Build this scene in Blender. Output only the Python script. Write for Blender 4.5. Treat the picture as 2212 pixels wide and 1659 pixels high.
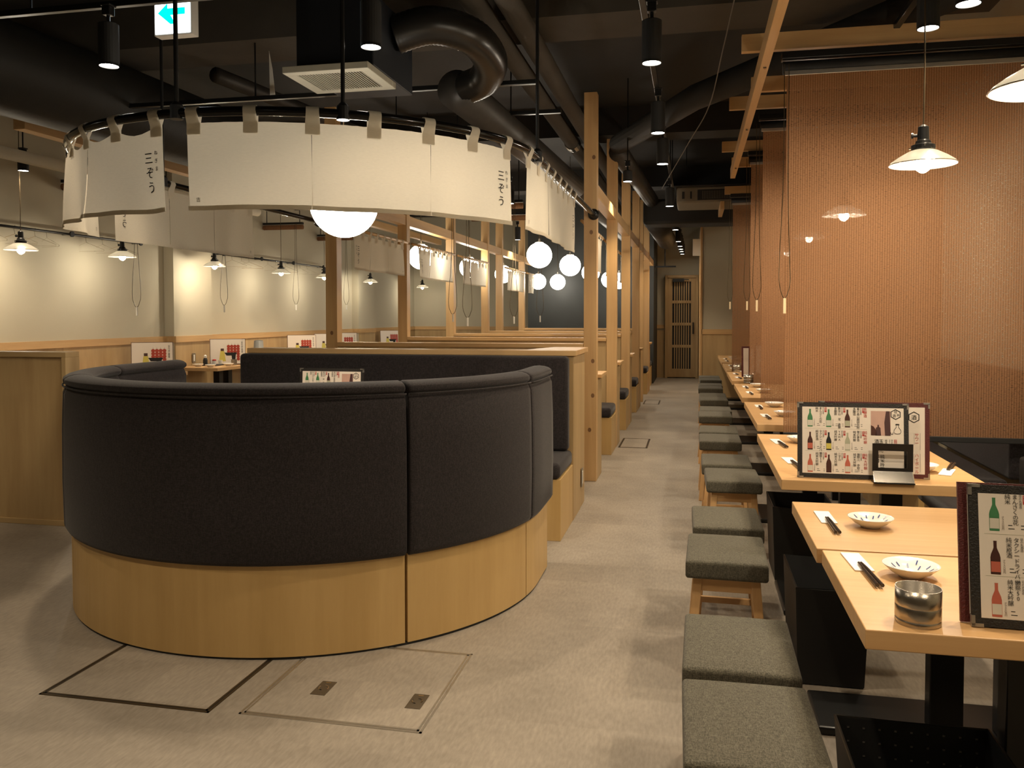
import bpy, bmesh, math, random
from mathutils import Vector, Matrix
random.seed(7)
PI = math.pi
S = bpy.context.scene
for o in list(bpy.data.objects): bpy.data.objects.remove(o)
COL = S.collection

# ------------------------------------------------------------------ camera, world, exposure
EYE = 1.35
YAW, PITCH, ROLL, FPX = .2124, .03335, -.0009, 1817.
cy_, sy_, cp_, sp_ = math.cos(YAW), math.sin(YAW), math.cos(PITCH), math.sin(PITCH)
Fv = Vector((-sy_*cp_, cy_*cp_, -sp_)); Rv = Vector((cy_, sy_, 0)); Uv = Rv.cross(Fv)
cr_, sr_ = math.cos(ROLL), math.sin(ROLL)
Xc = Rv*cr_+Uv*sr_; Yc = -Rv*sr_+Uv*cr_
cam = bpy.data.cameras.new('camera'); cam.sensor_width = 36; cam.lens = FPX/2212*36
cam.shift_y = -87.5/2212; cam.clip_start = .05; cam.clip_end = 80
co = bpy.data.objects.new('camera', cam); COL.objects.link(co)
co.matrix_world = Matrix(((Xc.x, Yc.x, -Fv.x, 0), (Xc.y, Yc.y, -Fv.y, 0), (Xc.z, Yc.z, -Fv.z, EYE), (0, 0, 0, 1)))
S.camera = co
w = bpy.data.worlds.new('world'); S.world = w; w.use_nodes = True
w.node_tree.nodes['Background'].inputs[0].default_value = (1, .86, .68, 1)
w.node_tree.nodes['Background'].inputs[1].default_value = .012
S.view_settings.view_transform = 'Standard'; S.view_settings.look = 'None'
S.view_settings.gamma = 1; S.view_settings.use_curve_mapping = False
S.view_settings.exposure = 0.38
WARM = (1, .80, .56); SOFT = (1, .88, .70)
SPOT_W, PEND_W, GLOBE_E = 60, 22, 16

# ------------------------------------------------------------------ materials
def nodes(name):
    m = bpy.data.materials.new(name); m.use_nodes = True
    nt = m.node_tree; b = nt.nodes['Principled BSDF']
    return m, nt, b
def mat(name, col, rough=.5, metal=0, bump=0, bscale=200, var=0, vscale=6, spec=.5, sheen=0):
    m, nt, b = nodes(name); L = nt.links
    b.inputs['Base Color'].default_value = (*col, 1); b.inputs['Roughness'].default_value = rough
    b.inputs['Metallic'].default_value = metal; b.inputs['Specular IOR Level'].default_value = spec
    if sheen: b.inputs['Sheen Weight'].default_value = sheen; b.inputs['Sheen Roughness'].default_value = .4
    tc = nt.nodes.new('ShaderNodeTexCoord')
    if var:
        n = nt.nodes.new('ShaderNodeTexNoise'); n.inputs['Scale'].default_value = vscale; n.inputs['Detail'].default_value = 5
        L.new(tc.outputs['Object'], n.inputs['Vector'])
        mx = nt.nodes.new('ShaderNodeMix'); mx.data_type = 'RGBA'
        mx.inputs[6].default_value = (*[c*(1-var) for c in col], 1); mx.inputs[7].default_value = (*[min(1, c*(1+var)) for c in col], 1)
        L.new(n.outputs['Fac'], mx.inputs[0]); L.new(mx.outputs[2], b.inputs['Base Color'])
    if bump:
        n = nt.nodes.new('ShaderNodeTexNoise'); n.inputs['Scale'].default_value = bscale; n.inputs['Detail'].default_value = 3
        L.new(tc.outputs['Object'], n.inputs['Vector'])
        bp = nt.nodes.new('ShaderNodeBump'); bp.inputs['Strength'].default_value = bump; bp.inputs['Distance'].default_value = .002
        L.new(n.outputs['Fac'], bp.inputs['Height']); L.new(bp.outputs[0], b.inputs['Normal'])
    return m
def emis(name, col, e):
    m, nt, b = nodes(name)
    b.inputs['Base Color'].default_value = (*col, 1); b.inputs['Emission Color'].default_value = (*col, 1)
    b.inputs['Emission Strength'].default_value = e; return m
def wood(name, c1, c2, axis, rough=.45, fine=70):
    m, nt, b = nodes(name); L = nt.links
    tc = nt.nodes.new('ShaderNodeTexCoord'); oi = nt.nodes.new('ShaderNodeObjectInfo')
    mp = nt.nodes.new('ShaderNodeMapping'); sc = [fine*.35]*3; sc[axis] = 1.6; mp.inputs['Scale'].default_value = sc
    ml = nt.nodes.new('ShaderNodeMath'); ml.operation = 'MULTIPLY'; ml.inputs[1].default_value = 37
    L.new(oi.outputs['Random'], ml.inputs[0]); L.new(ml.outputs[0], mp.inputs['Location'])
    L.new(tc.outputs['Object'], mp.inputs['Vector'])
    n = nt.nodes.new('ShaderNodeTexNoise'); n.inputs['Scale'].default_value = 1; n.inputs['Detail'].default_value = 7; n.inputs['Roughness'].default_value = .6
    L.new(mp.outputs[0], n.inputs['Vector'])
    mp2 = nt.nodes.new('ShaderNodeMapping'); s2 = [5]*3; s2[axis] = .35; mp2.inputs['Scale'].default_value = s2
    L.new(tc.outputs['Object'], mp2.inputs['Vector']); L.new(ml.outputs[0], mp2.inputs['Location'])
    n2 = nt.nodes.new('ShaderNodeTexNoise'); n2.inputs['Scale'].default_value = 1; n2.inputs['Detail'].default_value = 2
    L.new(mp2.outputs[0], n2.inputs['Vector'])
    ad = nt.nodes.new('ShaderNodeMath'); ad.operation = 'ADD'; L.new(n.outputs['Fac'], ad.inputs[0]); L.new(n2.outputs['Fac'], ad.inputs[1])
    cr = nt.nodes.new('ShaderNodeValToRGB'); cr.color_ramp.elements[0].position = .38; cr.color_ramp.elements[1].position = .62
    cr.color_ramp.elements[0].color = (*c2, 1); cr.color_ramp.elements[1].color = (*c1, 1)
    hf = nt.nodes.new('ShaderNodeMath'); hf.operation = 'MULTIPLY'; hf.inputs[1].default_value = .5
    L.new(ad.outputs[0], hf.inputs[0]); L.new(hf.outputs[0], cr.inputs[0]); L.new(cr.outputs[0], b.inputs['Base Color'])
    b.inputs['Roughness'].default_value = rough
    bp = nt.nodes.new('ShaderNodeBump'); bp.inputs['Strength'].default_value = .15; bp.inputs['Distance'].default_value = .001
    L.new(n.outputs['Fac'], bp.inputs['Height']); L.new(bp.outputs[0], b.inputs['Normal'])
    return m
def weave(name, c1, c2, scale, rough=.9, bump=.6, sheen=.2):
    m, nt, b = nodes(name); L = nt.links
    tc = nt.nodes.new('ShaderNodeTexCoord'); outs = []
    for ax in range(3):
        mp = nt.nodes.new('ShaderNodeMapping'); s = [scale]*3; s[ax] = scale*.22; mp.inputs['Scale'].default_value = s
        mp.inputs['Location'].default_value = (ax*3.1,)*3
        n = nt.nodes.new('ShaderNodeTexNoise'); n.inputs['Scale'].default_value = 1; n.inputs['Detail'].default_value = 2
        L.new(tc.outputs['Object'], mp.inputs['Vector']); L.new(mp.outputs[0], n.inputs['Vector']); outs.append(n.outputs['Fac'])
    a = nt.nodes.new('ShaderNodeMath'); a.operation = 'ADD'; L.new(outs[0], a.inputs[0]); L.new(outs[1], a.inputs[1])
    a2 = nt.nodes.new('ShaderNodeMath'); a2.operation = 'ADD'; L.new(a.outputs[0], a2.inputs[0]); L.new(outs[2], a2.inputs[1])
    dv = nt.nodes.new('ShaderNodeMath'); dv.operation = 'DIVIDE'; dv.inputs[1].default_value = 3; L.new(a2.outputs[0], dv.inputs[0])
    cr = nt.nodes.new('ShaderNodeValToRGB'); cr.color_ramp.elements[0].position = .42; cr.color_ramp.elements[1].position = .6
    cr.color_ramp.elements[0].color = (*c1, 1); cr.color_ramp.elements[1].color = (*c2, 1)
    L.new(dv.outputs[0], cr.inputs[0]); L.new(cr.outputs[0], b.inputs['Base Color'])
    b.inputs['Roughness'].default_value = rough; b.inputs['Sheen Weight'].default_value = sheen; b.inputs['Specular IOR Level'].default_value = .25
    bp = nt.nodes.new('ShaderNodeBump'); bp.inputs['Strength'].default_value = bump; bp.inputs['Distance'].default_value = .0015
    L.new(dv.outputs[0], bp.inputs['Height']); L.new(bp.outputs[0], b.inputs['Normal'])
    return m
def cloth(name, col, trans, transp=0, stripe=0, scol=None):
    m, nt, b = nodes(name); L = nt.links; nt.nodes.remove(b); out = nt.nodes['Material Output']
    d = nt.nodes.new('ShaderNodeBsdfDiffuse'); t = nt.nodes.new('ShaderNodeBsdfTranslucent'); mx = nt.nodes.new('ShaderNodeMixShader')
    tc = nt.nodes.new('ShaderNodeTexCoord')
    mp = nt.nodes.new('ShaderNodeMapping'); mp.inputs['Scale'].default_value = (60, 60, 420)
    n = nt.nodes.new('ShaderNodeTexNoise'); n.inputs['Scale'].default_value = 1; n.inputs['Detail'].default_value = 3
    L.new(tc.outputs['Object'], mp.inputs['Vector']); L.new(mp.outputs[0], n.inputs['Vector'])
    c = nt.nodes.new('ShaderNodeMix'); c.data_type = 'RGBA'; c.inputs[6].default_value = (*[v*.86 for v in col], 1); c.inputs[7].default_value = (*col, 1)
    L.new(n.outputs['Fac'], c.inputs[0]); src = c.outputs[2]
    line = None
    if stripe:
        sp = nt.nodes.new('ShaderNodeSeparateXYZ'); L.new(tc.outputs['Object'], sp.inputs[0])
        def sine(sock, per, lo, hi):
            a = nt.nodes.new('ShaderNodeMath'); a.operation = 'MULTIPLY'; a.inputs[1].default_value = 2*PI/per; L.new(sock, a.inputs[0])
            s_ = nt.nodes.new('ShaderNodeMath'); s_.operation = 'SINE'; L.new(a.outputs[0], s_.inputs[0])
            r = nt.nodes.new('ShaderNodeMapRange'); r.inputs[1].default_value = lo; r.inputs[2].default_value = hi; L.new(s_.outputs[0], r.inputs[0]); return r.outputs[0]
        line = sine(sp.outputs[0], stripe, .45, .8)
        c2 = nt.nodes.new('ShaderNodeMix'); c2.data_type = 'RGBA'; L.new(line, c2.inputs[0]); L.new(src, c2.inputs[6]); c2.inputs[7].default_value = (*scol, 1); src = c2.outputs[2]
    L.new(src, d.inputs['Color']); L.new(src, t.inputs['Color'])
    mx.inputs[0].default_value = trans; L.new(d.outputs[0], mx.inputs[1]); L.new(t.outputs[0], mx.inputs[2]); sh = mx.outputs[0]
    if transp:
        tr = nt.nodes.new('ShaderNodeBsdfTransparent'); m2 = nt.nodes.new('ShaderNodeMixShader')
        mm = nt.nodes.new('ShaderNodeMapRange'); mm.inputs[1].default_value = .5; mm.inputs[2].default_value = .7; mm.inputs[3].default_value = transp*.35; mm.inputs[4].default_value = transp*2.2
        L.new(n.outputs['Fac'], mm.inputs[0]); L.new(mm.outputs[0], m2.inputs[0]); L.new(sh, m2.inputs[1]); L.new(tr.outputs[0], m2.inputs[2]); sh = m2.outputs[0]
    L.new(sh, out.inputs[0]); return m
def floor_mat():
    m, nt, b = nodes('vinyl_floor'); L = nt.links
    tc = nt.nodes.new('ShaderNodeTexCoord')
    br = nt.nodes.new('ShaderNodeTexBrick'); br.offset = .5; br.inputs['Scale'].default_value = 1; br.inputs['Brick Width'].default_value = .9; br.inputs['Row Height'].default_value = .3
    br.inputs['Mortar Size'].default_value = .0; br.inputs['Color1'].default_value = (.30, .262, .215, 1); br.inputs['Color2'].default_value = (.255, .222, .182, 1)
    mp0 = nt.nodes.new('ShaderNodeMapping'); mp0.inputs['Rotation'].default_value = (0, 0, 0); L.new(tc.outputs['Object'], mp0.inputs['Vector']); L.new(mp0.outputs[0], br.inputs['Vector'])
    n = nt.nodes.new('ShaderNodeTexNoise'); n.inputs['Scale'].default_value = 2.3; n.inputs['Detail'].default_value = 8; n.inputs['Roughness'].default_value = .62; L.new(tc.outputs['Object'], n.inputs['Vector'])
    mp = nt.nodes.new('ShaderNodeMapping'); mp.inputs['Scale'].default_value = (90, 22, 1); L.new(tc.outputs['Object'], mp.inputs['Vector'])
    n2 = nt.nodes.new('ShaderNodeTexNoise'); n2.inputs['Scale'].default_value = 1; n2.inputs['Detail'].default_value = 4; L.new(mp.outputs[0], n2.inputs['Vector'])
    ad = nt.nodes.new('ShaderNodeMath'); ad.operation = 'ADD'; L.new(n.outputs['Fac'], ad.inputs[0]); L.new(n2.outputs['Fac'], ad.inputs[1])
    mr = nt.nodes.new('ShaderNodeMapRange'); mr.inputs[1].default_value = .7; mr.inputs[2].default_value = 1.3; mr.inputs[3].default_value = .78; mr.inputs[4].default_value = 1.18; L.new(ad.outputs[0], mr.inputs[0])
    mu = nt.nodes.new('ShaderNodeVectorMath'); mu.operation = 'SCALE'; L.new(br.outputs['Color'], mu.inputs[0]); L.new(mr.outputs[0], mu.inputs['Scale'])
    L.new(mu.outputs[0], b.inputs['Base Color']); b.inputs['Roughness'].default_value = .42; b.inputs['Specular IOR Level'].default_value = .4
    return m
PINE_D, PINE_L = (.50, .30, .125), (.60, .385, .175)
M = {}
for ax, k in ((0, 'x'), (1, 'y'), (2, 'z')):
    M['pine_'+k] = wood('pine_grain_'+k, PINE_L, PINE_D, ax)
    M['oak_'+k] = wood('oak_table_grain_'+k, (.66, .41, .19), (.56, .33, .14), ax, .35, 110)
    M['ven_'+k] = wood('oak_veneer_grain_'+k, (.50, .35, .17), (.40, .265, .12), ax, .5, 40)
M['floor'] = floor_mat()
M['base'] = wood('sofa_plinth_wood', (.53, .35, .14), (.46, .295, .11), 2, .42, 50)
M['plaster'] = mat('beige_plaster', (.50, .455, .34), .9, bump=.25, bscale=90, var=.05, vscale=2)
M['black'] = mat('black_ceiling_paint', (.018, .0165, .0145), .8, bump=.6, bscale=25, var=.25, vscale=1.5)
M['soffit'] = mat('grey_concrete', (.058, .050, .039), .9, bump=.9, bscale=18, var=.25, vscale=4)
M['darkwall'] = mat('chalky_dark_wall', (.022, .024, .022), .55, var=.6, vscale=1.6)
M['bmetal'] = mat('black_metal', (.012, .012, .012), .32, .3)
M['matte'] = mat('matte_black', (.010, .010, .010), .6)
M['duct'] = mat('dark_duct', (.045, .04, .035), .45, .2, var=.3, vscale=8)
M['pipe'] = mat('pipe_lagging', (.06, .052, .042), .85, bump=1, bscale=30)
M['foil'] = mat('silver_foil_tape', (.5, .48, .45), .25, 1, bump=1, bscale=40)
M['chrome'] = mat('chrome', (.7, .66, .6), .12, 1)
M['steel'] = mat('brushed_steel', (.42, .38, .32), .28, 1, bump=.1, bscale=400)
M['alu'] = mat('satin_aluminium', (.55, .52, .47), .35, .9)
M['bronze'] = mat('dark_bronze', (.10, .075, .045), .35, .8)
M['sofa'] = weave('charcoal_upholstery', (.012, .0095, .010), (.030, .024, .025), 260, .85, .35, .10)
M['stool'] = weave('olive_grey_weave', (.045, .040, .027), (.13, .118, .084), 420, .8, .8, .1)
M['noren'] = cloth('cream_linen', (.76, .70, .58), .42)
M['blind'] = cloth('brown_paper_weave', (.40, .215, .112), .6, .26, .0125, (.23, .11, .05))
M['ink'] = mat('black_ink', (.012, .011, .010), .8)
M['stamp'] = mat('grey_ink', (.22, .20, .16), .8)
M['red'] = mat('red_ink', (.48, .045, .035), .7)
M['paper'] = mat('menu_paper', (.80, .72, .62), .45)
M['white'] = mat('white_plastic', (.72, .70, .64), .45)
M['napkin'] = mat('white_paper', (.86, .84, .80), .8)
M['china'] = mat('white_glaze', (.80, .78, .72), .15)
M['blue'] = mat('blue_glaze', (.05, .07, .22), .2)
M['ivory'] = mat('ivory_plastic', (.78, .62, .38), .5)
M['chop'] = mat('dark_lacquer', (.035, .024, .018), .18)
M['menub'] = mat('black_leather_frame', (.016, .014, .012), .5, var=.9, vscale=260, bump=1, bscale=260)
M['menur'] = mat('dark_red_leather_frame', (.10, .018, .016), .5, var=.6, vscale=260, bump=1, bscale=260)
M['menuw'] = mat('brown_wood_frame', (.12, .05, .025), .5)
M['glass_g'] = mat('green_print', (.06, .22, .09), .5); M['glass_b'] = mat('brown_print', (.06, .018, .012), .5)
M['glass_r'] = mat('salmon_print', (.52, .13, .08), .5); M['glass_c'] = mat('pale_glass_print', (.42, .42, .30), .5)
M['lab'] = mat('label_print', (.66, .62, .52), .5); M['yel'] = mat('yellow_print', (.62, .52, .10), .5)
M['photo'] = mat('photo_pink_print', (.55, .35, .28), .5, var=.12, vscale=30); M['plum'] = mat('photo_plum_print', (.07, .03, .03), .5)
M['food'] = mat('food_red_print', (.40, .045, .02), .5, var=.5, vscale=90)
M['lens'] = emis('spot_lens_glow', (1, .93, .80), 28)
M['bulb'] = emis('bulb_glow', (1, .90, .70), 30)
M['globe'] = emis('globe_glow', (1, .92, .78), GLOBE_E)
M['exit_w'] = emis('sign_white_glow', (.86, .93, 1), 3.2); M['exit_g'] = emis('sign_green_glow', (.0, .70, .50), 1.4)
def shade_mat():
    m, nt, b = nodes('silvered_glass_shade'); L = nt.links; out = nt.nodes['Material Output']
    b.inputs['Base Color'].default_value = (.75, .72, .66, 1); b.inputs['Metallic'].default_value = .85; b.inputs['Roughness'].default_value = .22
    t = nt.nodes.new('ShaderNodeBsdfTranslucent'); t.inputs[0].default_value = (.9, .87, .8, 1)
    mx = nt.nodes.new('ShaderNodeMixShader'); mx.inputs[0].default_value = .22
    L.new(b.outputs[0], mx.inputs[1]); L.new(t.outputs[0], mx.inputs[2]); L.new(mx.outputs[0], out.inputs[0]); return m
M['shade'] = shade_mat()
def glass_mat():
    m, nt, b = nodes('clear_glass'); b.inputs['Transmission Weight'].default_value = 1; b.inputs['Roughness'].default_value = .02; b.inputs['IOR'].default_value = 1.45
    return m
M['glass'] = glass_mat()

# ------------------------------------------------------------------ geometry helpers
class G:
    def __init__(s, o=(0, 0, 0)): s.v = []; s.f = []; s.m = []; s.o = Vector(o)
    def add(s, vs, fs, m=0):
        k = len(s.v); s.v += [Vector(p)-s.o for p in vs]; s.f += [tuple(i+k for i in f) for f in fs]; s.m += [m]*len(fs); return s
    def box(s, x0, x1, y0, y1, z0, z1, m=0):
        return s.add([(x, y, z) for z in (z0, z1) for y in (y0, y1) for x in (x0, x1)],
                     [(0, 2, 3, 1), (4, 5, 7, 6), (0, 1, 5, 4), (2, 6, 7, 3), (0, 4, 6, 2), (1, 3, 7, 5)], m)
    def hexa(s, a, b, m=0):   # two quads a (bottom) b (top)
        return s.add(list(a)+list(b), [(3, 2, 1, 0), (4, 5, 6, 7), (0, 1, 5, 4), (1, 2, 6, 5), (2, 3, 7, 6), (3, 0, 4, 7)], m)
    def poly(s, pts, m=0): return s.add(pts, [tuple(range(len(pts)))], m)
    def tube(s, pts, r, n=8, m=0, closed=False):
        pts = [Vector(p) for p in pts]; N = len(pts); rr = r if isinstance(r, (list, tuple)) else [r]*N; vs = []; prev = None
        for i, p in enumerate(pts):
            a = pts[(i+1) % N] if (closed or i < N-1) else p; b = pts[i-1] if (closed or i > 0) else p
            d = (a-b).normalized()
            if prev is None:
                u = d.cross(Vector((0, 0, 1)));
                if u.length < .01: u = d.cross(Vector((1, 0, 0)))
            else: u = prev-d*prev.dot(d)
            u.normalize(); prev = u; v_ = d.cross(u)
            vs += [p+(u*math.cos(t)+v_*math.sin(t))*rr[i] for t in [2*PI*k/n for k in range(n)]]
        fs = []
        for i in range(N if closed else N-1):
            j = (i+1) % N
            fs += [(i*n+k, i*n+(k+1) % n, j*n+(k+1) % n, j*n+k) for k in range(n)]
        if not closed: fs += [tuple(range(n-1, -1, -1)), tuple((N-1)*n+k for k in range(n))]
        return s.add(vs, fs, m)
    def cyl(s, p0, p1, r, n=16, m=0): return s.tube([p0, p1], r, n, m)
    def lathe(s, prof, c=(0, 0, 0), n=24, m=0, close=True):
        c = Vector(c); vs = []; fs = []
        for r, z in prof: vs += [c+Vector((r*math.cos(2*PI*k/n), r*math.sin(2*PI*k/n), z)) for k in range(n)]
        for i in range(len(prof)-1): fs += [(i*n+k, i*n+(k+1) % n, (i+1)*n+(k+1) % n, (i+1)*n+k) for k in range(n)]
        if close:
            fs += [tuple(range(n-1, -1, -1)), tuple((len(prof)-1)*n+k for k in range(n))]
        return s.add(vs, fs, m)
    def sweep(s, frames, prof, m=0):   # frames: (x,y,nx,ny); prof: closed (offset, z)
        k = len(prof); vs = []
        for x, y, nx, ny in frames: vs += [(x+nx*o, y+ny*o, z) for o, z in prof]
        fs = [(i*k+j, i*k+(j+1) % k, (i+1)*k+(j+1) % k, (i+1)*k+j) for i in range(len(frames)-1) for j in range(k)]
        fs += [tuple(range(k-1, -1, -1)), tuple((len(frames)-1)*k+j for j in range(k))]
        return s.add(vs, fs, m)
    def out(s, name, mats, parent=None, bevel=0, smooth=False, solid=0, seg=2, recalc=True):
        me = bpy.data.meshes.new(name); me.from_pydata([tuple(v) for v in s.v], [], s.f)
        if recalc:
            bm = bmesh.new(); bm.from_mesh(me); bmesh.ops.recalc_face_normals(bm, faces=bm.faces); bm.to_mesh(me); bm.free()
        for q in (mats if isinstance(mats, (list, tuple)) else [mats]): me.materials.append(q)
        if len(me.polygons) == len(s.m): me.polygons.foreach_set('material_index', s.m)
        if smooth: me.polygons.foreach_set('use_smooth', [True]*len(me.polygons))
        o = bpy.data.objects.new(name, me); COL.objects.link(o)
        if parent is None: o.location = s.o
        else: o.parent = parent; 
        if solid: q = o.modifiers.new('solid', 'SOLIDIFY'); q.thickness = solid; q.offset = 0
        if bevel: q = o.modifiers.new('bevel', 'BEVEL'); q.width = bevel; q.segments = seg; q.limit_method = 'ANGLE'; q.angle_limit = .6
        return o
def tag(o, label, cat, group=None):
    o['label'] = label; o['category'] = cat
    if group: o['group'] = group
    return o
def struct(o): o['kind'] = 'structure'; return o
def thing(name, label, cat, loc=(0, 0, 0), rz=0, group=None):
    o = bpy.data.objects.new(name, None); COL.objects.link(o); o.location = loc; o.rotation_euler = (0, 0, rz); o.empty_display_size = .1
    return tag(o, label, cat, group)
def dup(r, loc, rz=None, label=None, group=None, parent=None):
    c = r.copy(); COL.objects.link(c)
    if parent is None:
        c.location = loc
        if rz is not None: c.rotation_euler = (0, 0, rz)
        if label: c['label'] = label
        if group: c['group'] = group
    else: c.parent = parent
    for ch in r.children: dup(ch, None, parent=c)
    return c
ORD = ['nearest', 'second', 'third', 'fourth', 'fifth', 'sixth', 'seventh', 'eighth', 'ninth', 'tenth', 'eleventh', 'twelfth', 'thirteenth', 'fourteenth', 'fifteenth', 'sixteenth']
_tc = {}
def text2d(body, size=1., line=1.0, align='LEFT', res=2):
    k = (body, align, line)
    if k not in _tc:
        c = bpy.data.curves.new('t', 'FONT'); c.body = body; c.align_x = align; c.space_line = line; c.resolution_u = res
        o = bpy.data.objects.new('t', c); COL.objects.link(o); bpy.context.view_layer.update()
        me = o.to_mesh(); _tc[k] = ([(v.co.x, v.co.y) for v in me.vertices], [tuple(p.vertices) for p in me.polygons])
        o.to_mesh_clear(); bpy.data.objects.remove(o); bpy.data.curves.remove(c)
    vs, fs = _tc[k]; return [(x*size, y*size) for x, y in vs], fs

# ------------------------------------------------------------------ structure
CEIL = 3.6
struct(G().box(-7, 2.4, -3, 19, -.06, 0).out('floor', M['floor']))
struct(G().box(-7, 2.4, -3, 19, CEIL, CEIL+.1).out('ceiling', M['black']))
struct(G().box(-7, 2.4, -3.1, -3, 0, CEIL).out('wall_front', M['plaster']))
wl = struct(G().box(-6.45, -6.3, -3, 18.5, 0, CEIL).out('wall_left', M['plaster']))
for y0, y1 in ((9.13, 9.95), (14.9, 15.7)): G().box(-6.3, -6.17, y0, y1, 0, CEIL).out('pilaster', M['plaster'], wl)
wr = struct(G().box(1.80, 1.95, -3, 14.2, 0, CEIL).out('wall_right', M['plaster']))
struct(G().box(-6.3, -3.3, 18.5, 18.65, 0, CEIL).out('wall_back', M['plaster']))
struct(G().box(-.77, 2, 18.5, 18.65, 0, CEIL).out('wall_corridor', M['plaster']))
struct(G().box(-3.3, -.77, 16.85, 18.65, 0, CEIL).out('wall_dark', M['darkwall']))
wn = struct(G().box(.14, 1.95, 14.2, 18.5, 0, 2.95).out('wall_nook', M['plaster']))
# wainscot and cap boards
def wains(name, runs, cap_z=1.10, capname='trim_1'):
    t = None
    for i, (x0, x1, y0, y1, ax) in enumerate(runs):
        w_ = 'y' if ax else 'x'
        n = max(1, int(round(((y1-y0) if ax else (x1-x0))/1.8)))
        for k in range(n):
            if ax: a, b = y0+(y1-y0)*k/n+.001, y0+(y1-y0)*(k+1)/n-.001; g = G().box(x0, x1, a, b, 0, cap_z-.075)
            else: a, b = x0+(x1-x0)*k/n+.001, x0+(x1-x0)*(k+1)/n-.001; g = G().box(a, b, y0, y1, 0, cap_z-.075)
            if t is None: t = struct(g.out(name, M['ven_z']))
            else: g.out('panel', M['ven_z'], t)
    return t
wains('trim_1', [(-6.3, -6.285, 4, 9.13, 1), (-6.3, -6.155, 9.13, 9.95, 1), (-6.3, -6.285, 9.95, 14.9, 1), (-6.3, -6.155, 14.9, 15.7, 1), (-6.3, -6.285, 15.7, 18.5, 1)])
wains('trim_2', [(-6.28, -3.3, 18.485, 18.5, 0), (-.77, -.61, 18.485, 18.5, 0)])
wains('trim_3', [(.14, 1.8, 14.185, 14.2, 0)], 1.12)
c = struct(G().box(-6.3, -6.27, 4, 9.12, 1.025, 1.10).out('trim_4', M['pine_y']))
for g in (G().box(-6.3, -6.14, 9.12, 9.96, 1.025, 1.10), G().box(-6.3, -6.27, 9.96, 14.89, 1.025, 1.10), G().box(-6.3, -6.14, 14.89, 15.71, 1.025, 1.10), G().box(-6.3, -6.27, 15.71, 18.5, 1.025, 1.10)):
    g.out('cap_board', M['pine_y'], c)
struct(G().box(-6.27, -3.3, 18.47, 18.5, 1.025, 1.10).out('trim_5', M['pine_x']))
struct(G().box(-.77, -.61, 18.47, 18.5, 1.065, 1.145).out('trim_6', M['pine_x']))
struct(G().box(.13, 1.8, 14.17, 14.2, 1.04, 1.12).out('trim_7', M['pine_x']))
struct(G().box(.11, .14, 14.17, 18.5, 0, 2.95).out('trim_8', M['pine_z']))
# ceiling beams
cb = struct(G().box(-6.3, 1.8, 5.35, 5.85, 3.25, CEIL).out('ceiling_beam', M['soffit']))
for y in (9.2, 13.0): struct(G().box(-6.3, 1.8, y, y+.4, 3.3, CEIL).out('ceiling_beam', M['black']))
t = struct(G().box(-3.4, -2.5, 4.2, 5.2, 3.52, 3.6).out('trim_9', M['soffit']))
# door
d = struct(G().box(-.545, .045, 18.43, 18.46, .02, 2.15).box(-.545, .045, 18.43, 18.46, .02, .03).out('door_1', M['matte']))
def dpart(n, m, *bs, bev=.003):
    g = G()
    for b_ in bs: g.box(*b_)
    return g.out(n, m, d, bevel=bev)
W5 = M['ven_z']
dpart('stile', W5, (-.545, -.445, 18.40, 18.43, .02, 2.15)); dpart('stile', W5, (-.055, .045, 18.40, 18.43, .02, 2.15))
zs = [.02, .22, .74, .80, 1.31-.03, 1.34, 1.82, 1.88, 2.38]
for z0, z1 in ((.02, .20), (.655, .715), (1.13, 1.19), (1.605, 1.665), (2.07, 2.15)): dpart('rail', W5, (-.445, -.055, 18.40, 18.43, z0, z1))
for z0, z1 in ((.20, .655), (.715, 1.13), (1.19, 1.605), (1.665, 2.07)):
    for k in range(7):
        x = -.445+(k+1)*.39/8+.0; dpart('slat', W5, (x-.009, x+.013, 18.405, 18.43, z0, z1), bev=0)
dpart('door_frame', W5, (-.60, -.545, 18.38, 18.5, 0, 2.21), (.045, .10, 18.38, 18.5, 0, 2.21), (-.545, .045, 18.38, 18.5, 2.15, 2.21))
G().box(-.02, .01, 18.34, 18.37, .95, 1.2).box(-.012, .002, 18.36, 18.41, .97, .99).box(-.012, .002, 18.36, 18.41, 1.16, 1.18).out('door_handle', M['matte'], d, bevel=.004)
G().box(-.44, -.20, 18.33, 18.40, 2.06, 2.13).box(-.20, -.10, 18.35, 18.37, 2.10, 2.12).out('door_closer', M['matte'], d, bevel=.005)

# ------------------------------------------------------------------ lamps
def light(kind, name, parent, loc, e, col=WARM, size=.04, cone=1.9, blend=.6, rot=None):
    l = bpy.data.lights.new(name, kind); l.energy = e; l.color = col
    if kind == 'SPOT': l.spot_size = cone; l.spot_blend = blend; l.shadow_soft_size = size
    else: l.shadow_soft_size = size
    o = bpy.data.objects.new(name, l); COL.objects.link(o); o.parent = parent; o.location = loc
    if rot: o.rotation_euler = rot
    return o
def make_spot(name='ceiling_spotlight', h=.21, r=.05):
    t = thing(name, '', 'spotlight')
    G().lathe([(r, .012), (r, h), (r*.8, h+.006)], n=24).out('housing', M['matte'], t, smooth=False)
    G().lathe([(r*.9, .004), (r*.9, .010)], n=24).out('lens', M['lens'], t)
    G().lathe([(r, 0), (r, .012), (r*.92, .012), (r*.92, 0)], n=24, close=False).out('trim_ring', M['bmetal'], t)
    G().cyl((0, 0, h), (0, 0, h+.05), .009, 8).out('stem', M['bmetal'], t)
    G().box(-.022, .022, -.022, .022, h+.045, h+.09).box(-.028, .028, -.028, .028, h+.09, h+.10).out('track_adapter', M['bmetal'], t, bevel=.003)
    light('SPOT', 'spot_light', t, (0, 0, -.005), SPOT_W)
    return t
sp0 = make_spot(); first = True
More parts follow.
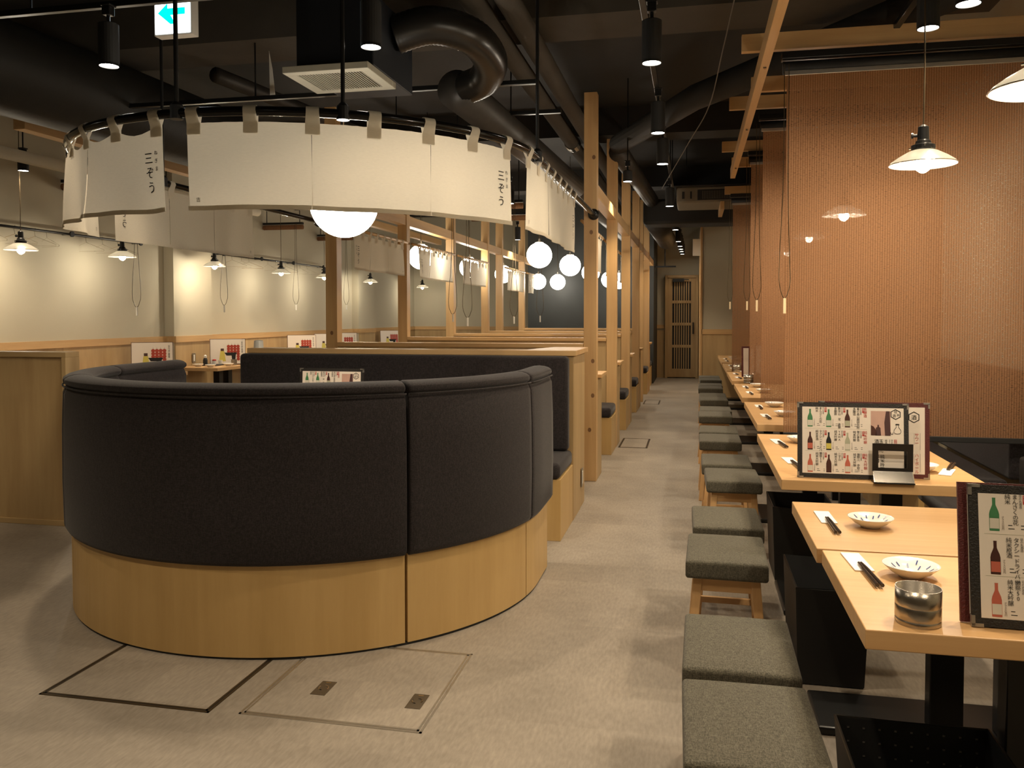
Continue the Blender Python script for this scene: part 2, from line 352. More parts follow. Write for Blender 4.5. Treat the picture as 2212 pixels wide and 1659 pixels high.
SP = [(-.214, 4.34, 'black ceiling spotlight on the aisle track, nearest the camera'), (-.25, 6.0, 'second black aisle track spotlight from the camera'), (-.262, 7.23, 'third black aisle track spotlight, above the middle of the aisle'),
      (-.28, 10.03, 'fourth aisle track spotlight, beside the ceiling air conditioner'), (-.272, 12.82, 'fifth aisle track spotlight from the camera'), (-.262, 14.84, 'sixth aisle track spotlight from the camera'),
      (-.25, 15.9, 'seventh aisle track spotlight, low over the door'), (-.245, 16.6, 'eighth aisle track spotlight over the door'), (-.24, 17.2, 'ninth aisle track spotlight over the door'), (-.235, 17.9, 'last aisle track spotlight, closest to the slatted door'),
      (-.22, 2.75, 'unseen fill spotlight above the camera, in line with the aisle track'), (-.22, 1.0, 'unseen fill spotlight nearest the camera, in line with the aisle track'), (1.09, 2.3, 'unseen fill spotlight over the nearest tables, in line with the right track'), (1.09, .6, 'unseen fill spotlight nearest the camera, in line with the right track'),  # unseen spots added as fill, inferred from the front-lit near end
      (-2.0, 7.55, 'spotlight over the first booth behind the curved sofa'), (-2.05, 9.4, 'spotlight over the second booth'), (-2.0, 11.2, 'spotlight over the third booth'), (-2.9, 13.9, 'spotlight over the far left booths'), 
      (-2.918, 1.5, 'unseen fill spotlight over the left of the open floor'), (-1.502, 1.3, 'unseen fill spotlight over the middle of the open floor'), (-4.3, 3.0, 'unseen fill spotlight at the far left'),  # more unseen spots, added to fill the open floor
      (-2.918, 3.80, 'black spotlight hanging left of the exit sign'), (-1.502, 3.80, 'black spotlight in front of the ceiling vent box'), (1.091, 3.80, 'bright spotlight at the top right corner'), (1.074, 4.34, 'spotlight beside the cord of the right pendant lamp')]
for i, (x, y, lb) in enumerate(SP):
    z = 2.62 if i != 24 else 2.70
    if i == 0: sp0.location = (x, y, z); sp0['label'] = lb
    else: o = dup(sp0, (x, y, z), 0, lb)
    if i in (6, 7, 8, 9):
        for ch in o.children:
            if ch.type == 'LIGHT': ch.data = ch.data.copy(); ch.data.energy = 9
ss0 = make_spot('short_spotlight', .10, .045)
G().cyl((0, 0, .19), (0, 0, .975), .006, 6).out('hanging_rod', M['bmetal'], ss0)
SS = [(-5.75, 6.35, 2.62, 'short black spotlight near the wall at the far left edge'), (-5.0, 10.9, 2.72, 'short spotlight left of the tilted bright lamp over the left room'), (-4.95, 11.9, 2.66, 'short spotlight just under the tilted bright lamp'), (-5.55, 9.9, 2.70, 'short spotlight half hidden behind the edge of the left curtain'), (-.62, 8.1, 2.62, 'small ceiling spotlight beside the end flange of the curved rail')]
for i, (x, y, z, lb) in enumerate(SS):
    if i == 0: ss0.location = (x, y, z); ss0['label'] = lb
    else: dup(ss0, (x, y, z), 0, lb)
o = dup(ss0, (-4.78, 11.4, 2.80), 0, 'tilted bright round spotlight aimed at the camera over the left room'); o.rotation_euler = (-1.0, .35, .4)
def track(lb, p0, p1, rods=(), name='lighting_track'):
    p0, p1 = Vector(p0), Vector(p1); g = G(p0); dx = p1-p0
    if abs(dx.x) > abs(dx.y): g.box(p0.x, p1.x, p0.y-.017, p0.y+.017, p0.z, p0.z+.03)
    else: g.box(p0.x-.017, p0.x+.017, p0.y, p1.y, p0.z, p0.z+.03)
    o = g.out(name, M['bmetal'], bevel=.003); tag(o, lb, 'lighting track')
    for q in rods: G(p0).cyl((q[0], q[1], p0.z+.03), (q[0], q[1], CEIL), .006, 6).out('hanging_rod', M['bmetal'], o)
    return o
track('long black lighting track running down the aisle ceiling', (-.262, 3.4, 2.925), (-.262, 12.27, 2.925), [(-.262, y) for y in (4.9, 9.6, 10.5)])
track('far end of the aisle lighting track, beyond the black duct', (-.262, 12.93, 2.925), (-.262, 18.2, 2.925), [(-.262, y) for y in (13.5, 16.5)])
track('black lighting track crossing in front of the exit sign', (-4.6, 3.83, 2.925), (-1.2, 3.83, 2.925), [(-3.4, 3.83), (-1.3, 3.83)])
track('black lighting track behind the round curtain rail, under the vent', (-4.08, 5.42, 2.85), (-.99, 5.42, 2.85), [(-3.0, 5.42), (-2.5, 5.42), (-1.35, 5.42)])
track('short black track right of the grey duct', (-1.73, 6.23, 2.85), (-.97, 6.23, 2.85), [(-1.35, 6.23)])
track('black lighting track over the right tables', (1.083, 3.5, 2.925), (1.083, 10.9, 2.925), [(1.083, y) for y in (4.6, 7.6, 10.6)])
track('black lighting track over the left room', (-5.6, 11.2, 2.86), (-4.2, 11.2, 2.86), [(-4.4, 11.2)])
def make_pendant():
    t = thing('pendant_lamp', '', 'pendant lamp')       # origin: rim plane centre
    G().lathe([(.137, 0), (.128, .012), (.10, .032), (.06, .055), (.030, .066), (.028, .064), (.058, .052), (.098, .029), (.126, .009), (.135, -.002)], n=40, close=False).out('shade', M['shade'], t, smooth=True)
    G().tube([(.137*math.cos(a), .137*math.sin(a), 0) for a in [2*PI*k/40 for k in range(40)]], .0022, 6, closed=True).out('rim', M['chrome'], t, smooth=True)
    G().lathe([(.045, .060), (.048, .066), (.048, .082), (.033, .088), (.030, .10), (.024, .105), (.022, .16), (.012, .168), (.006, .172)], n=24).out('socket', M['bmetal'], t)
    G().cyl((0, 0, .125), (-.045, 0, .125), .007, 8).cyl((-.040, 0, .125), (-.048, 0, .125), .012, 10).out('switch_knob', M['bmetal'], t)
    for k in range(3):
        a = 2*PI*k/3+.5; G().cyl((.046*math.cos(a), .046*math.sin(a), .074), (.060*math.cos(a), .060*math.sin(a), .074), .004, 6).out('screw', M['chrome'], t)
    G().lathe([(.012, .05), (.016, .035), (.030, .010), (.033, -.006), (.027, -.022), (.012, -.034), (.002, -.037)], n=20).out('bulb', M['bulb'], t, smooth=True)
    G().tube([(0, 0, .17), (.002, 0, .4), (-.002, 0, .8), (0, 0, 1.62)], .0035, 6).out('cord', M['bronze'], t)
    light('POINT', 'bulb_light', t, (0, 0, -.065), PEND_W, SOFT, .03)
    return t
pd = make_pendant()
PD = [(.905, 2.48, 1.945, 'pendant lamp cut off by the right edge of the picture'), (.965, 3.95, 2.00, 'silver pendant lamp in front of the nearest brown blind'), (.956, 5.85, 2.00, 'pendant lamp glowing through the nearest brown blind'),
      (.95, 7.5, 2.0, 'pendant lamp behind the second brown blind'), (.95, 9.2, 2.0, 'pendant lamp behind the third brown blind')]
for i, (y, xw) in enumerate(((6.36, 0), (7.71, 0), (9.43, 0), (11.15, 0), (12.6, 0), (14.57, 0), (17.6, 0))):
    PD.append((-5.8, y, 1.93 if i < 1 else 1.96, ORD[i]+' pendant lamp along the left wall' if i else 'pendant lamp nearest the camera along the left wall'))
for i, (x, y, z, lb) in enumerate(PD):
    if i == 0: pd.location = (x, y, z); pd['label'] = lb
    else:
        o = dup(pd, (x, y, z), random.uniform(-.3, .3), lb)
        if x < -5:
            for ch in o.children:
                if ch.type == 'LIGHT': ch.data = ch.data.copy(); ch.data.energy = 9
    
def make_globe(r, label, loc, cord=1.60):
    t = thing('globe_lamp', label, 'globe lamp', loc)
    pr = [(r*.30, r*.954)]+[(r*math.sin(a), r*math.cos(a)) for a in [PI*k/20 for k in range(3, 20)]]+[(.001, -r)]
    G().lathe(pr, n=40).out('globe', M['globe'], t, smooth=True)
    G().lathe([(r*.34, r*.93), (r*.34, r*1.02), (r*.1, r*1.08), (.008, r*1.3)], n=20).out('cap', M['white'] if r < .16 else M['bmetal'], t)
    G().cyl((0, 0, r*1.2), (0, 0, cord), .004, 6).out('cord', M['bronze'], t)
    return t
make_globe(.170, 'largest glowing white globe lamp, half behind the near curtain', (-1.722, 3.98, 1.913), 1.69)
gl = make_globe(.15, 'white globe lamp in the left row, nearest the camera', (-3.236, 9.77, 2.06))
gls = [(-3.25, 12.09, 'second white globe lamp of the left row'), (-3.21, 14.19, 'third white globe lamp of the left row'), (-2.93, 16.0, 'last white globe lamp of the left row before the dark wall'),
       (-1.787, 9.82, 'white globe lamp of the right row, nearest the camera'), (-1.721, 11.91, 'second white globe lamp of the right row'), (-1.676, 13.99, 'third globe lamp of the right row, half behind the first aisle post'), (-1.50, 15.4, 'fourth globe lamp of the right row, beside the second aisle post'), (-2.60, 16.3, 'small low white globe lamp in front of the dark wall'), (-1.38, 16.0, 'last globe lamp of the right row, between two aisle posts')]
for x, y, lb in gls: dup(gl, (x, y, 2.06 if y < 15 else 2.0), 0, lb)

# ------------------------------------------------------------------ ceiling services
t = thing('exit_sign', 'glowing green and white exit arrow sign on the ceiling', 'exit sign', (-3.02, 4.5, 3.01))
G().box(-.125, .125, -.002, .07, 0, .30).out('housing', M['white'], t, bevel=.004)
G().box(-.115, .115, -.006, -.002, .010, .29).out('face', M['exit_w'], t)
G().poly([(-.095, -.008, .13), (-.03, -.008, .185), (-.03, -.008, .155), (.085, -.008, .155), (.085, -.008, .115), (-.01, -.008, .115), (.02, -.008, .062), (-.012, -.008, .062)]).out('arrow', M['exit_g'], t)
G().cyl((0, .035, .30), (0, .035, .59), .01, 8).out('hanging_rod', M['bmetal'], t)
t = thing('air_vent_unit', 'dark boxy duct unit with a pale square louvred vent', 'air vent', (-1.85, 4.25, 2.6))
G().box(-.20, .23, -.12, .5, .04, .42).out('duct_box', mat('dark_blue_duct', (.014, .017, .024), .5, .2), t, bevel=.006)
g = G(); fw = .055
g.box(-.235, .235, -.21, -.21+fw, 0, .035).box(-.235, .235, .205-fw, .205, 0, .035).box(-.235, -.235+fw, -.21+fw, .205-fw, 0, .035).box(.235-fw, .235, -.21+fw, .205-fw, 0, .035)
g.out('vent_frame', mat('vent_cream', (.34, .32, .26), .6), t, bevel=.003)
G().box(-.18, .18, -.155, .15, .030, .034).out('dark_recess', M['matte'], t)
g = G()
for k in range(24): x = -.178+k*.0152; g.box(x, x+.0055, -.154, .149, .002, .016)
o = g.out('louvre', mat('vent_louvre', (.25, .235, .19), .6), t); o['kind'] = 'stuff'
for x in (-.17, .2): G().cyl((x, -.05, .42), (x, -.05, 1.0), .006, 6).out('hanging_rod', M['bmetal'], t)
def smoothpath(P_, n=8):
    P_ = [Vector(p) for p in P_]; out = []
    for i in range(len(P_)-1):
        p0 = P_[max(i-1, 0)]; p1 = P_[i]; p2 = P_[i+1]; p3 = P_[min(i+2, len(P_)-1)]
        for k in range(n):
            t_ = k/n; out.append(.5*((2*p1)+(-p0+p2)*t_+(2*p0-5*p1+4*p2-p3)*t_*t_+(-p0+3*p1-3*p2+p3)*t_**3))
    return out+[P_[-1]]
pth = smoothpath([(-1.62, 4.46, 2.90), (-1.42, 4.50, 2.95), (-1.24, 4.66, 2.93), (-1.20, 4.95, 2.88), (-1.30, 5.2, 2.84), (-1.44, 5.3, 2.82)], 16)
tag(G().tube(pth, [.10+(.004 if i % 2 else 0) for i in range(len(pth))], 20).out('flexible_duct', mat('glossy_black_duct', (.012, .011, .010), .3, .1), smooth=True), 'thick black ribbed flexible duct curving from the vent box', 'duct')
g = G(); g.cyl((-1.50, 5.25, 2.80), (-1.32, 9.5, 2.80), .125, 24).cyl((-1.32, 9.5, 2.80), (-1.2, 16.5, 2.80), .125, 24)
tag(g.out('grey_duct', M['duct'], smooth=True), 'long grey round duct running back from the flexible duct', 'duct')
tag(G().cyl((-1.05, 1.5, 3.165), (-1.07, 16.5, 3.165), .07, 16).out('lagged_pipe', M['pipe'], smooth=True), 'right one of two dark lagged ceiling pipes', 'pipe')
o = tag(G().cyl((-1.25, 1.5, 3.165), (-1.27, 16.5, 3.165), .07, 16).out('lagged_pipe', M['pipe'], smooth=True), 'left one of two dark lagged ceiling pipes', 'pipe')
G().lathe([(.08, 0), (.083, .03), (.079, .07), (.084, .12), (.08, .18)], n=16).out('foil_wrap', M['foil'], None).parent = o
bpy.data.objects['foil_wrap'].rotation_euler = (-PI/2, 0, 0); bpy.data.objects['foil_wrap'].location = (-1.26, 8.8, 3.165)
tag(G().tube([(-.75, 8.6, 3.08), (.0, 6.9, 3.08), (1.5, 4.9, 3.12)], .10, 16).out('cross_duct', M['black'], smooth=True), 'dark duct slanting across the ceiling to the upper right', 'duct')
tag(G().cyl((-.75, 8.6, 3.0), (-.6, 12.28, 3.0), .10, 16).out('branch_duct', M['duct'], smooth=True), 'dark round duct beside the second aisle post top', 'duct')
tag(G().box(-.72, 1.75, 12.3, 12.9, 2.66, 3.02).out('trunk_duct', M['black'], bevel=.04), 'wide black rectangular duct crossing above the aisle end', 'duct')
tag(G().cyl((-.55, 12.9, 2.75), (-.5, 16, 2.75), .17, 20).out('round_duct', M['duct'], smooth=True), 'black round duct behind the wide black duct', 'duct')
tag(G().tube(smoothpath([(-5.0, 1.0, 2.95), (-4.55, 3.4, 2.94), (-4.3, 5.0, 2.94), (-4.2, 8.5, 2.94)], 8), .30, 24).out('large_duct', mat('wrinkled_black_duct', (.014, .013, .011), .55, bump=1.0, bscale=14, spec=.25), smooth=True), 'very large wrinkled black duct at the upper left', 'duct')
tag(G().cyl((-3.6, 5.9, 3.2), (-3.0, 10.5, 3.2), .06, 12).out('thin_pipe', M['duct'], smooth=True), 'thin dark pipe below the exit sign', 'pipe')
t = thing('air_conditioner', 'beige ceiling cassette air conditioner with long grille above the aisle', 'air conditioner', (.6, 11, 2.78))
G().box(-.82, .82, -.02, .8, 0, .2).out('body', mat('ac_beige', (.20, .175, .13), .6), t, bevel=.02)
g = G()
for k in range(60): x = -.50+k*.0205; g.box(x, x+.009, -.034, -.02, .045, .145)
o = g.out('grille', mat('ac_grille', (.11, .10, .08), .6), t); o['kind'] = 'stuff'
G().box(-.56, .78, -.026, -.02, .03, .16).out('grille_recess', M['matte'], t)
G().box(-.75, -.72, -.03, -.02, .05, .14).box(-.65, -.63, -.03, -.02, .05, .14).out('side_slots', M['matte'], t)
G().box(-.84, .84, -.03, .8, .2, .222).out('top_plate', M['duct'], t, bevel=.004)
for x in (-.7, .7): G().cyl((x, .4, .22), (x, .4, .82), .006, 6).out('hanging_rod', M['bmetal'], t)
t = thing('tee_hanger', 'dark upside-down T bracket hanging near the door wall', 'bracket', (-.56, 17, 2.33))
G().cyl((0, 0, 0), (0, 0, 1.27), .012, 8).out('rod', M['bmetal'], t); G().box(-.215, .215, -.02, .02, -.03, 0).out('bar', M['bmetal'], t)
tag(G().tube(smoothpath([(.25, 4.7, 3.25), (.17, 5.4, 3.0), (.1, 6.3, 2.86), (-.05, 7.2, 2.78), (-.35, 9.5, 2.75)], 6), .004, 5).out('loose_cable', mat('grey_cable', (.12, .11, .10), .5)), 'thin grey loose cable hanging left of the wooden ceiling beam', 'cable')
tag(G().box(-.02, .14, 15.5, 15.55, 2.42, 2.72).out('wall_box', M['white'], bevel=.004), 'small pale box fixed high on the corner beside the door', 'box')
tag(G((-2.98, 5.6, 3.1)).poly([(-2.99, 5.6, 3.25), (-2.985, 5.6, 2.935), (-2.945, 5.6, 2.93), (-2.965, 5.6, 3.12)]).out('paper_flag', M['white'], solid=.004), 'narrow pale pointed strip hanging left of the vent box', 'strip')

# ------------------------------------------------------------------ posts, half walls, beams
PX, LX = (-.87, -.765), (-3.115, -3.01)
PY = [6.79, 8.61, 10.41, 12.25, 13.2, 15.0]
def post(x0, x1, y, lb):
    g = G((x0, y, 0)); g.box(x0, x1, y, y+.105, 0, 3.14)
    o = g.out('timber_post', M['pine_z'], bevel=.003); tag(o, lb, 'post', None)
    k = mat_knot
    for z, sx, face in KN.get(round(y+x0, 1), []):
        gg = G((x0, y, 0)); yy = y-.0012
        gg.poly([(x0+sx+.014*math.cos(a), yy, z+.018*math.sin(a)) for a in [2*PI*i/14 for i in range(14)]]).out('knot', k, o)
    return o
mat_knot = mat('wood_knot', (.20, .10, .04), .5)
KN = {5.9: [(2.62, .08, 0), (2.02, .06, 0), (.98, .075, 0), (.70, .075, 0), (.42, .05, 0)], 3.7: [(1.20, .055, 0)]}
for i, y in enumerate(PY):
    post(PX[0], PX[1], y, 'light pine post beside the aisle, %s' % ('nearest the camera, carrying the curved rail' if i == 0 else ORD[i]+' from the camera' if i < 5 else 'farthest away'))
    post(LX[0], LX[1], y, 'light pine post of the left row, %s' % ('nearest, behind the big globe lamp' if i == 0 else ORD[i]+' from the camera' if i < 5 else 'farthest away'))
for (x0, x1), nm in ((PX, 'aisle'), (LX, 'left')):
    ys = PY+[16.8]
    o = None
    for i in range(len(PY)):
        a = ys[i]+.105; b_ = ys[i+1]
        g = G((x0, 6.8, 2.32)); g.box(x0+.008, x1-.008, a, b_, 2.32, 2.425)
        if o is None: o = tag(g.out('timber_beam', M['pine_y'], bevel=.002), 'long pine beam joining the %s row of posts' % nm, 'beam')
        else: g.out('beam_section', M['pine_y'], o, bevel=.002)
WALLY = [6.79, 8.61, 10.41, 12.25, 15.0]
for i, y in enumerate(WALLY):
    t = thing('half_wall', 'wood veneer half wall with pale cap between booths, %s behind the curved sofa' % ('first' if i == 0 else ORD[i]), 'partition', (-1.94, y+.05, 0))
    G(t.location).box(LX[1]+.002, PX[0]-.002, y+.01, y+.095, 0, 1.085).out('wall_panel', M['ven_z'], t)
    G(t.location).box(LX[1]+.002, PX[0]-.002, y-.01, y+.115, 1.085, 1.12).out('cap', M['pine_x'], t, bevel=.003)
    G(t.location).box(PX[1]-.12, PX[1]+.03, y+.115, y+.55, .835, .865).out('arm_ledge', M['pine_x'], t, bevel=.003)
    G(t.location).box(PX[1]-.03, PX[1], y+.115, y+.40, .0, .835).out('end_panel', M['ven_z'], t, bevel=.002)
def bench(x0, x1, y0, y1, back, lb, h=.37, backz=0):
    t = thing('booth_bench', lb, 'bench', ((x0+x1)/2, (y0+y1)/2, 0)); L_ = t.location
    G(L_).box(x0, x1, y0, y1, .0, h).out('plinth', M['base'], t, bevel=.002)
    bm = G(L_).box(x0+.005, x1-.003, y0-.015, y1, h+.001, h+.10).out('seat_cushion', M['sofa'], t, bevel=.03, seg=4, smooth=True)
    if backz: G(L_).box(x0+.005, x1-.02, y1-.10, y1-.002, h+.10, backz).out('back_cushion', M['sofa'], t, bevel=.028, seg=4, smooth=True)
    return t
for i, y in enumerate(WALLY[:-1]):
    nx = WALLY[i+1]
    if nx-y < 2.0:
        o = bench(-2.99, -.80, y+.12, y+.50, 0, 'dark cushioned bench backing onto the %s half wall' % ORD[i] if i else 'dark cushioned bench backing onto the first half wall', .36)
    bench(-2.99, -.768, nx-.50, nx-.005, 0, 'dark cushioned bench facing the camera in front of the %s half wall' % ORD[i+1], .36)
bench(-3.2, -.80, 16.3, 16.84, 0, 'dark bench against the dark end wall', .36)
def bed(t, top, z0, post_, n2=2): pass
def booth_table(lb, x0, x1, y0, y1, z=.70):
    t = thing('booth_table', lb, 'table', ((x0+x1)/2, (y0+y1)/2, 0)); L_ = t.location
    G(L_).box(x0, x1, y0, y1, z-.04, z).out('tabletop', M['oak_x'], t, bevel=.002)
    for x in (x0+.3, x1-.3):
        G(L_).box(x-.04, x+.04, (y0+y1)/2-.04, (y0+y1)/2+.04, .012, z-.04).out('leg', M['bmetal'], t, bevel=.003)
        G(L_).box(x-.2, x+.2, (y0+y1)/2-.2, (y0+y1)/2+.2, 0, .012).out('foot_plate', M['bmetal'], t, bevel=.003)
    return t
for i, (a, b_) in enumerate(((7.42, 7.98), (9.24, 9.78), (11.03, 11.60), (13.45, 14.2))):
    booth_table('wooden booth table hidden behind the %s half wall' % ORD[i] if i else 'wooden booth table behind the first half wall', -2.9, -.98, a, b_)

# first partition behind the curved sofa
t = thing('low_partition', 'low partition with pale wooden cap and boxed end beside the aisle', 'partition', (-1.9, 5.7, 0)); L_ = t.location
G(L_).box(-3.10, -1.0, 5.46, 5.57, 0, 1.085).out('wall_panel', M['ven_z'], t, bevel=.002)
for x0, x1, y0, y1 in ((-1.0, -.765, 5.46, 5.80), (-1.0, -.768, 5.803, 6.05)): G(L_).box(x0, x1, y0, y1, 0, 1.085).out('end_box', M['ven_z'], t, bevel=.002)
G(L_).add([(-3.10, 5.44, 1.085), (-.745, 5.44, 1.085), (-.745, 6.07, 1.085), (-.99, 6.07, 1.085), (-1.10, 5.59, 1.085), (-3.10, 5.59, 1.085), (-3.10, 5.44, 1.12), (-.745, 5.44, 1.12), (-.745, 6.07, 1.12), (-.99, 6.07, 1.12), (-1.10, 5.59, 1.12), (-3.10, 5.59, 1.12)],
          [(5, 4, 3, 2, 1, 0), (6, 7, 8, 9, 10, 11)]+[(i, (i+1) % 6, (i+1) % 6+6, i+6) for i in range(6)]).out('cap', M['pine_x'], t, bevel=.003)
t2 = thing('wall_outlet', 'white rocker plate with metal frame low on the partition end', 'outlet', (-.764, 5.865, .21))
G().box(0, .006, -.035, .035, -.065, .065).out('plate', M['steel'], t2, bevel=.002); G().box(.006, .009, -.013, .013, -.045, .045).out('rocker', M['white'], t2, bevel=.001)
t2 = thing('wall_switch', 'white switch in metal plate on the left wall panelling', 'switch', (-6.15, 9.5, .82))
G().box(0, .006, -.035, .035, -.06, .06).out('plate', M['steel'], t2, bevel=.002); G().box(.006, .009, -.013, .013, -.04, .04).out('rocker', M['white'], t2, bevel=.001)
bench(-3.12, -.768, 4.93, 5.455, 0, 'dark padded bench facing the camera behind the curved sofa', .37, 1.085)

# ------------------------------------------------------------------ curved sofa
C_, R_ = (-1.92, 4.10), 1.165
def upath(c, r, yr, yl, n=64):
    fr = []
    for k in range(9): y = yr+(c[1]-yr)*k/8; fr.append((c[0]+r, y, 1, 0))
    for k in range(1, n): a = -PI*k/n; fr.append((c[0]+r*math.cos(a), c[1]+r*math.sin(a), math.cos(a), math.sin(a)))
    for k in range(9): y = c[1]+(yl-c[1])*k/8; fr.append((c[0]-r, y, -1, 0))
    return fr
def arc(c, r, a0, a1, n=20): return [(c[0]+r*math.cos(a), c[1]+r*math.sin(a), math.cos(a), math.sin(a)) for a in [math.radians(a0+(a1-a0)*k/n) for k in range(n+1)]]
def st(x, y0, y1, nx, n=4): return [(x, y0+(y1-y0)*k/n, nx, 0) for k in range(n+1)]
sofa = thing('curved_sofa', 'large dark curved booth sofa on a pale wooden plinth', 'sofa', (C_[0], C_[1], 0)); so = sofa.location
secs = [st(C_[0]+R_, 4.385, 4.105, 1)[:-1]+arc(C_, R_, 0, -9.8, 6), arc(C_, R_, -10.2, -47.7), arc(C_, R_, -48.3, -134.7, 32), arc(C_, R_, -135.3, -170), arc(C_, R_, -170.3, -180, 5)[:-1]+st(C_[0]-R_, 4.105, 4.53, -1)]
for s_ in secs:
    # plinth, back shell, top roll
    G(so).sweep(s_, [(0, .012), (0, .38), (-.088, .38), (-.088, .012)]).out('plinth_panel', M['base'], sofa)
    prof = [(.018, .378), (.030, .40), (.034, .60), (.032, .84), (.026, 1.00), (.012, 1.034), (-.03, 1.042), (-.09, 1.034), (-.104, 1.0), (-.108, .60), (-.104, .39), (-.09, .372), (.0, .372)]
    o = G(so).sweep(s_, prof).out('back_section', M['sofa'], sofa, smooth=True, bevel=.006)
    roll = [(-.042+.070*math.cos(a), 1.056+.030*math.sin(a)) for a in [2*PI*k/16 for k in range(16)]]
    G(so).sweep(s_, roll).out('top_roll', M['sofa'], sofa, smooth=True, bevel=.01)
    G(so).tube([(x+nx*.026, y+ny*.026, 1.034) for x, y, nx, ny in s_], .004, 6).out('piping', M['sofa'], sofa, smooth=True)
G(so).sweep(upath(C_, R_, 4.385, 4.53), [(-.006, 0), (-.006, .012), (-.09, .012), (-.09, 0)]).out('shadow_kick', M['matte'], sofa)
G(so).sweep(upath(C_, R_-.11, 4.385, 4.53), [(0, .02), (0, .36), (-.40, .36), (-.40, .02)]).out('seat_plinth', M['base'], sofa)
G(so).sweep(upath(C_, R_-.11, 4.385, 4.53), [(0, .362), (0, .44), (-.02, .46), (-.38, .46), (-.42, .44), (-.42, .362)]).out('seat_cushion', M['sofa'], sofa, smooth=True, bevel=.01)
t = thing('booth_table', 'wooden table inside the curved booth', 'table', (-1.86, 4.45, 0))
G().box(-.55, .55, -.30, .47, .66, .70).out('tabletop', M['oak_x'], t, bevel=.003)
G().box(-.05, .05, .03, .13, .012, .66).out('leg', M['bmetal'], t, bevel=.003); G().box(-.25, .25, -.15, .3, 0, .012).out('foot_plate', M['bmetal'], t, bevel=.003)

# ------------------------------------------------------------------ noren rail and curtains
RC, RR, RZ, RY = (-1.98, 4.23), 1.19, 2.161, 6.785
def rail(s):
    l1 = RY-RC[1]; l2 = PI*RR
    if s < l1: return (RC[0]+RR, RY-s, 1, 0)
    if s < l1+l2: a = -(s-l1)/RR; return (RC[0]+RR*math.cos(a), RC[1]+RR*math.sin(a), math.cos(a), math.sin(a))
    return (RC[0]-RR, RC[1]+(s-l1-l2), -1, 0)
LTOT = 2*(RY-RC[1])+PI*RR
t = thing('curved_curtain_rail', 'glossy black U-shaped curtain rail hung above the curved sofa', 'curtain rail', (RC[0], RC[1], RZ))
G(t.location).tube([(*rail(LTOT*k/90)[:2], RZ) for k in range(91)], .019, 14).out('rail_tube', mat('gloss_black_tube', (.012, .011, .010), .15, .6), t, smooth=True)
for s_ in (0, LTOT):
    x, y = rail(s_)[:2]; o = G().lathe([(.045, 0), (.045, .014), (.028, .03), (.02, .05)], n=24).out('end_flange', M['bmetal'], t)
    o.location = (x-RC[0], y+.004-RC[1], 0); o.rotation_euler = (PI/2, 0, 0)
for x, y in ((-.79, 4.285), (-2.03, 3.041), (-3.17, 4.6), (-1.385, 3.197)):
    G(t.location).cyl((x, y, RZ), (x, y, CEIL), .009, 8).out('hanging_rod', M['bmetal'], t)
    G(t.location).lathe([(.026, -.024), (.026, .03), (.012, .045)], (x, y, RZ), 14).out('rail_clamp', M['bmetal'], t)
tag(G((-1.9, 3.1, 2.85)).cyl((-1.9, 3.12, 2.86), (-.80, 5.4, 2.86), .001, 4).out('sprinkler_wire', M['bmetal']), 'very thin black wire under the ceiling', 'wire')
bpy.data.objects.remove(bpy.data.objects['sprinkler_wire'])

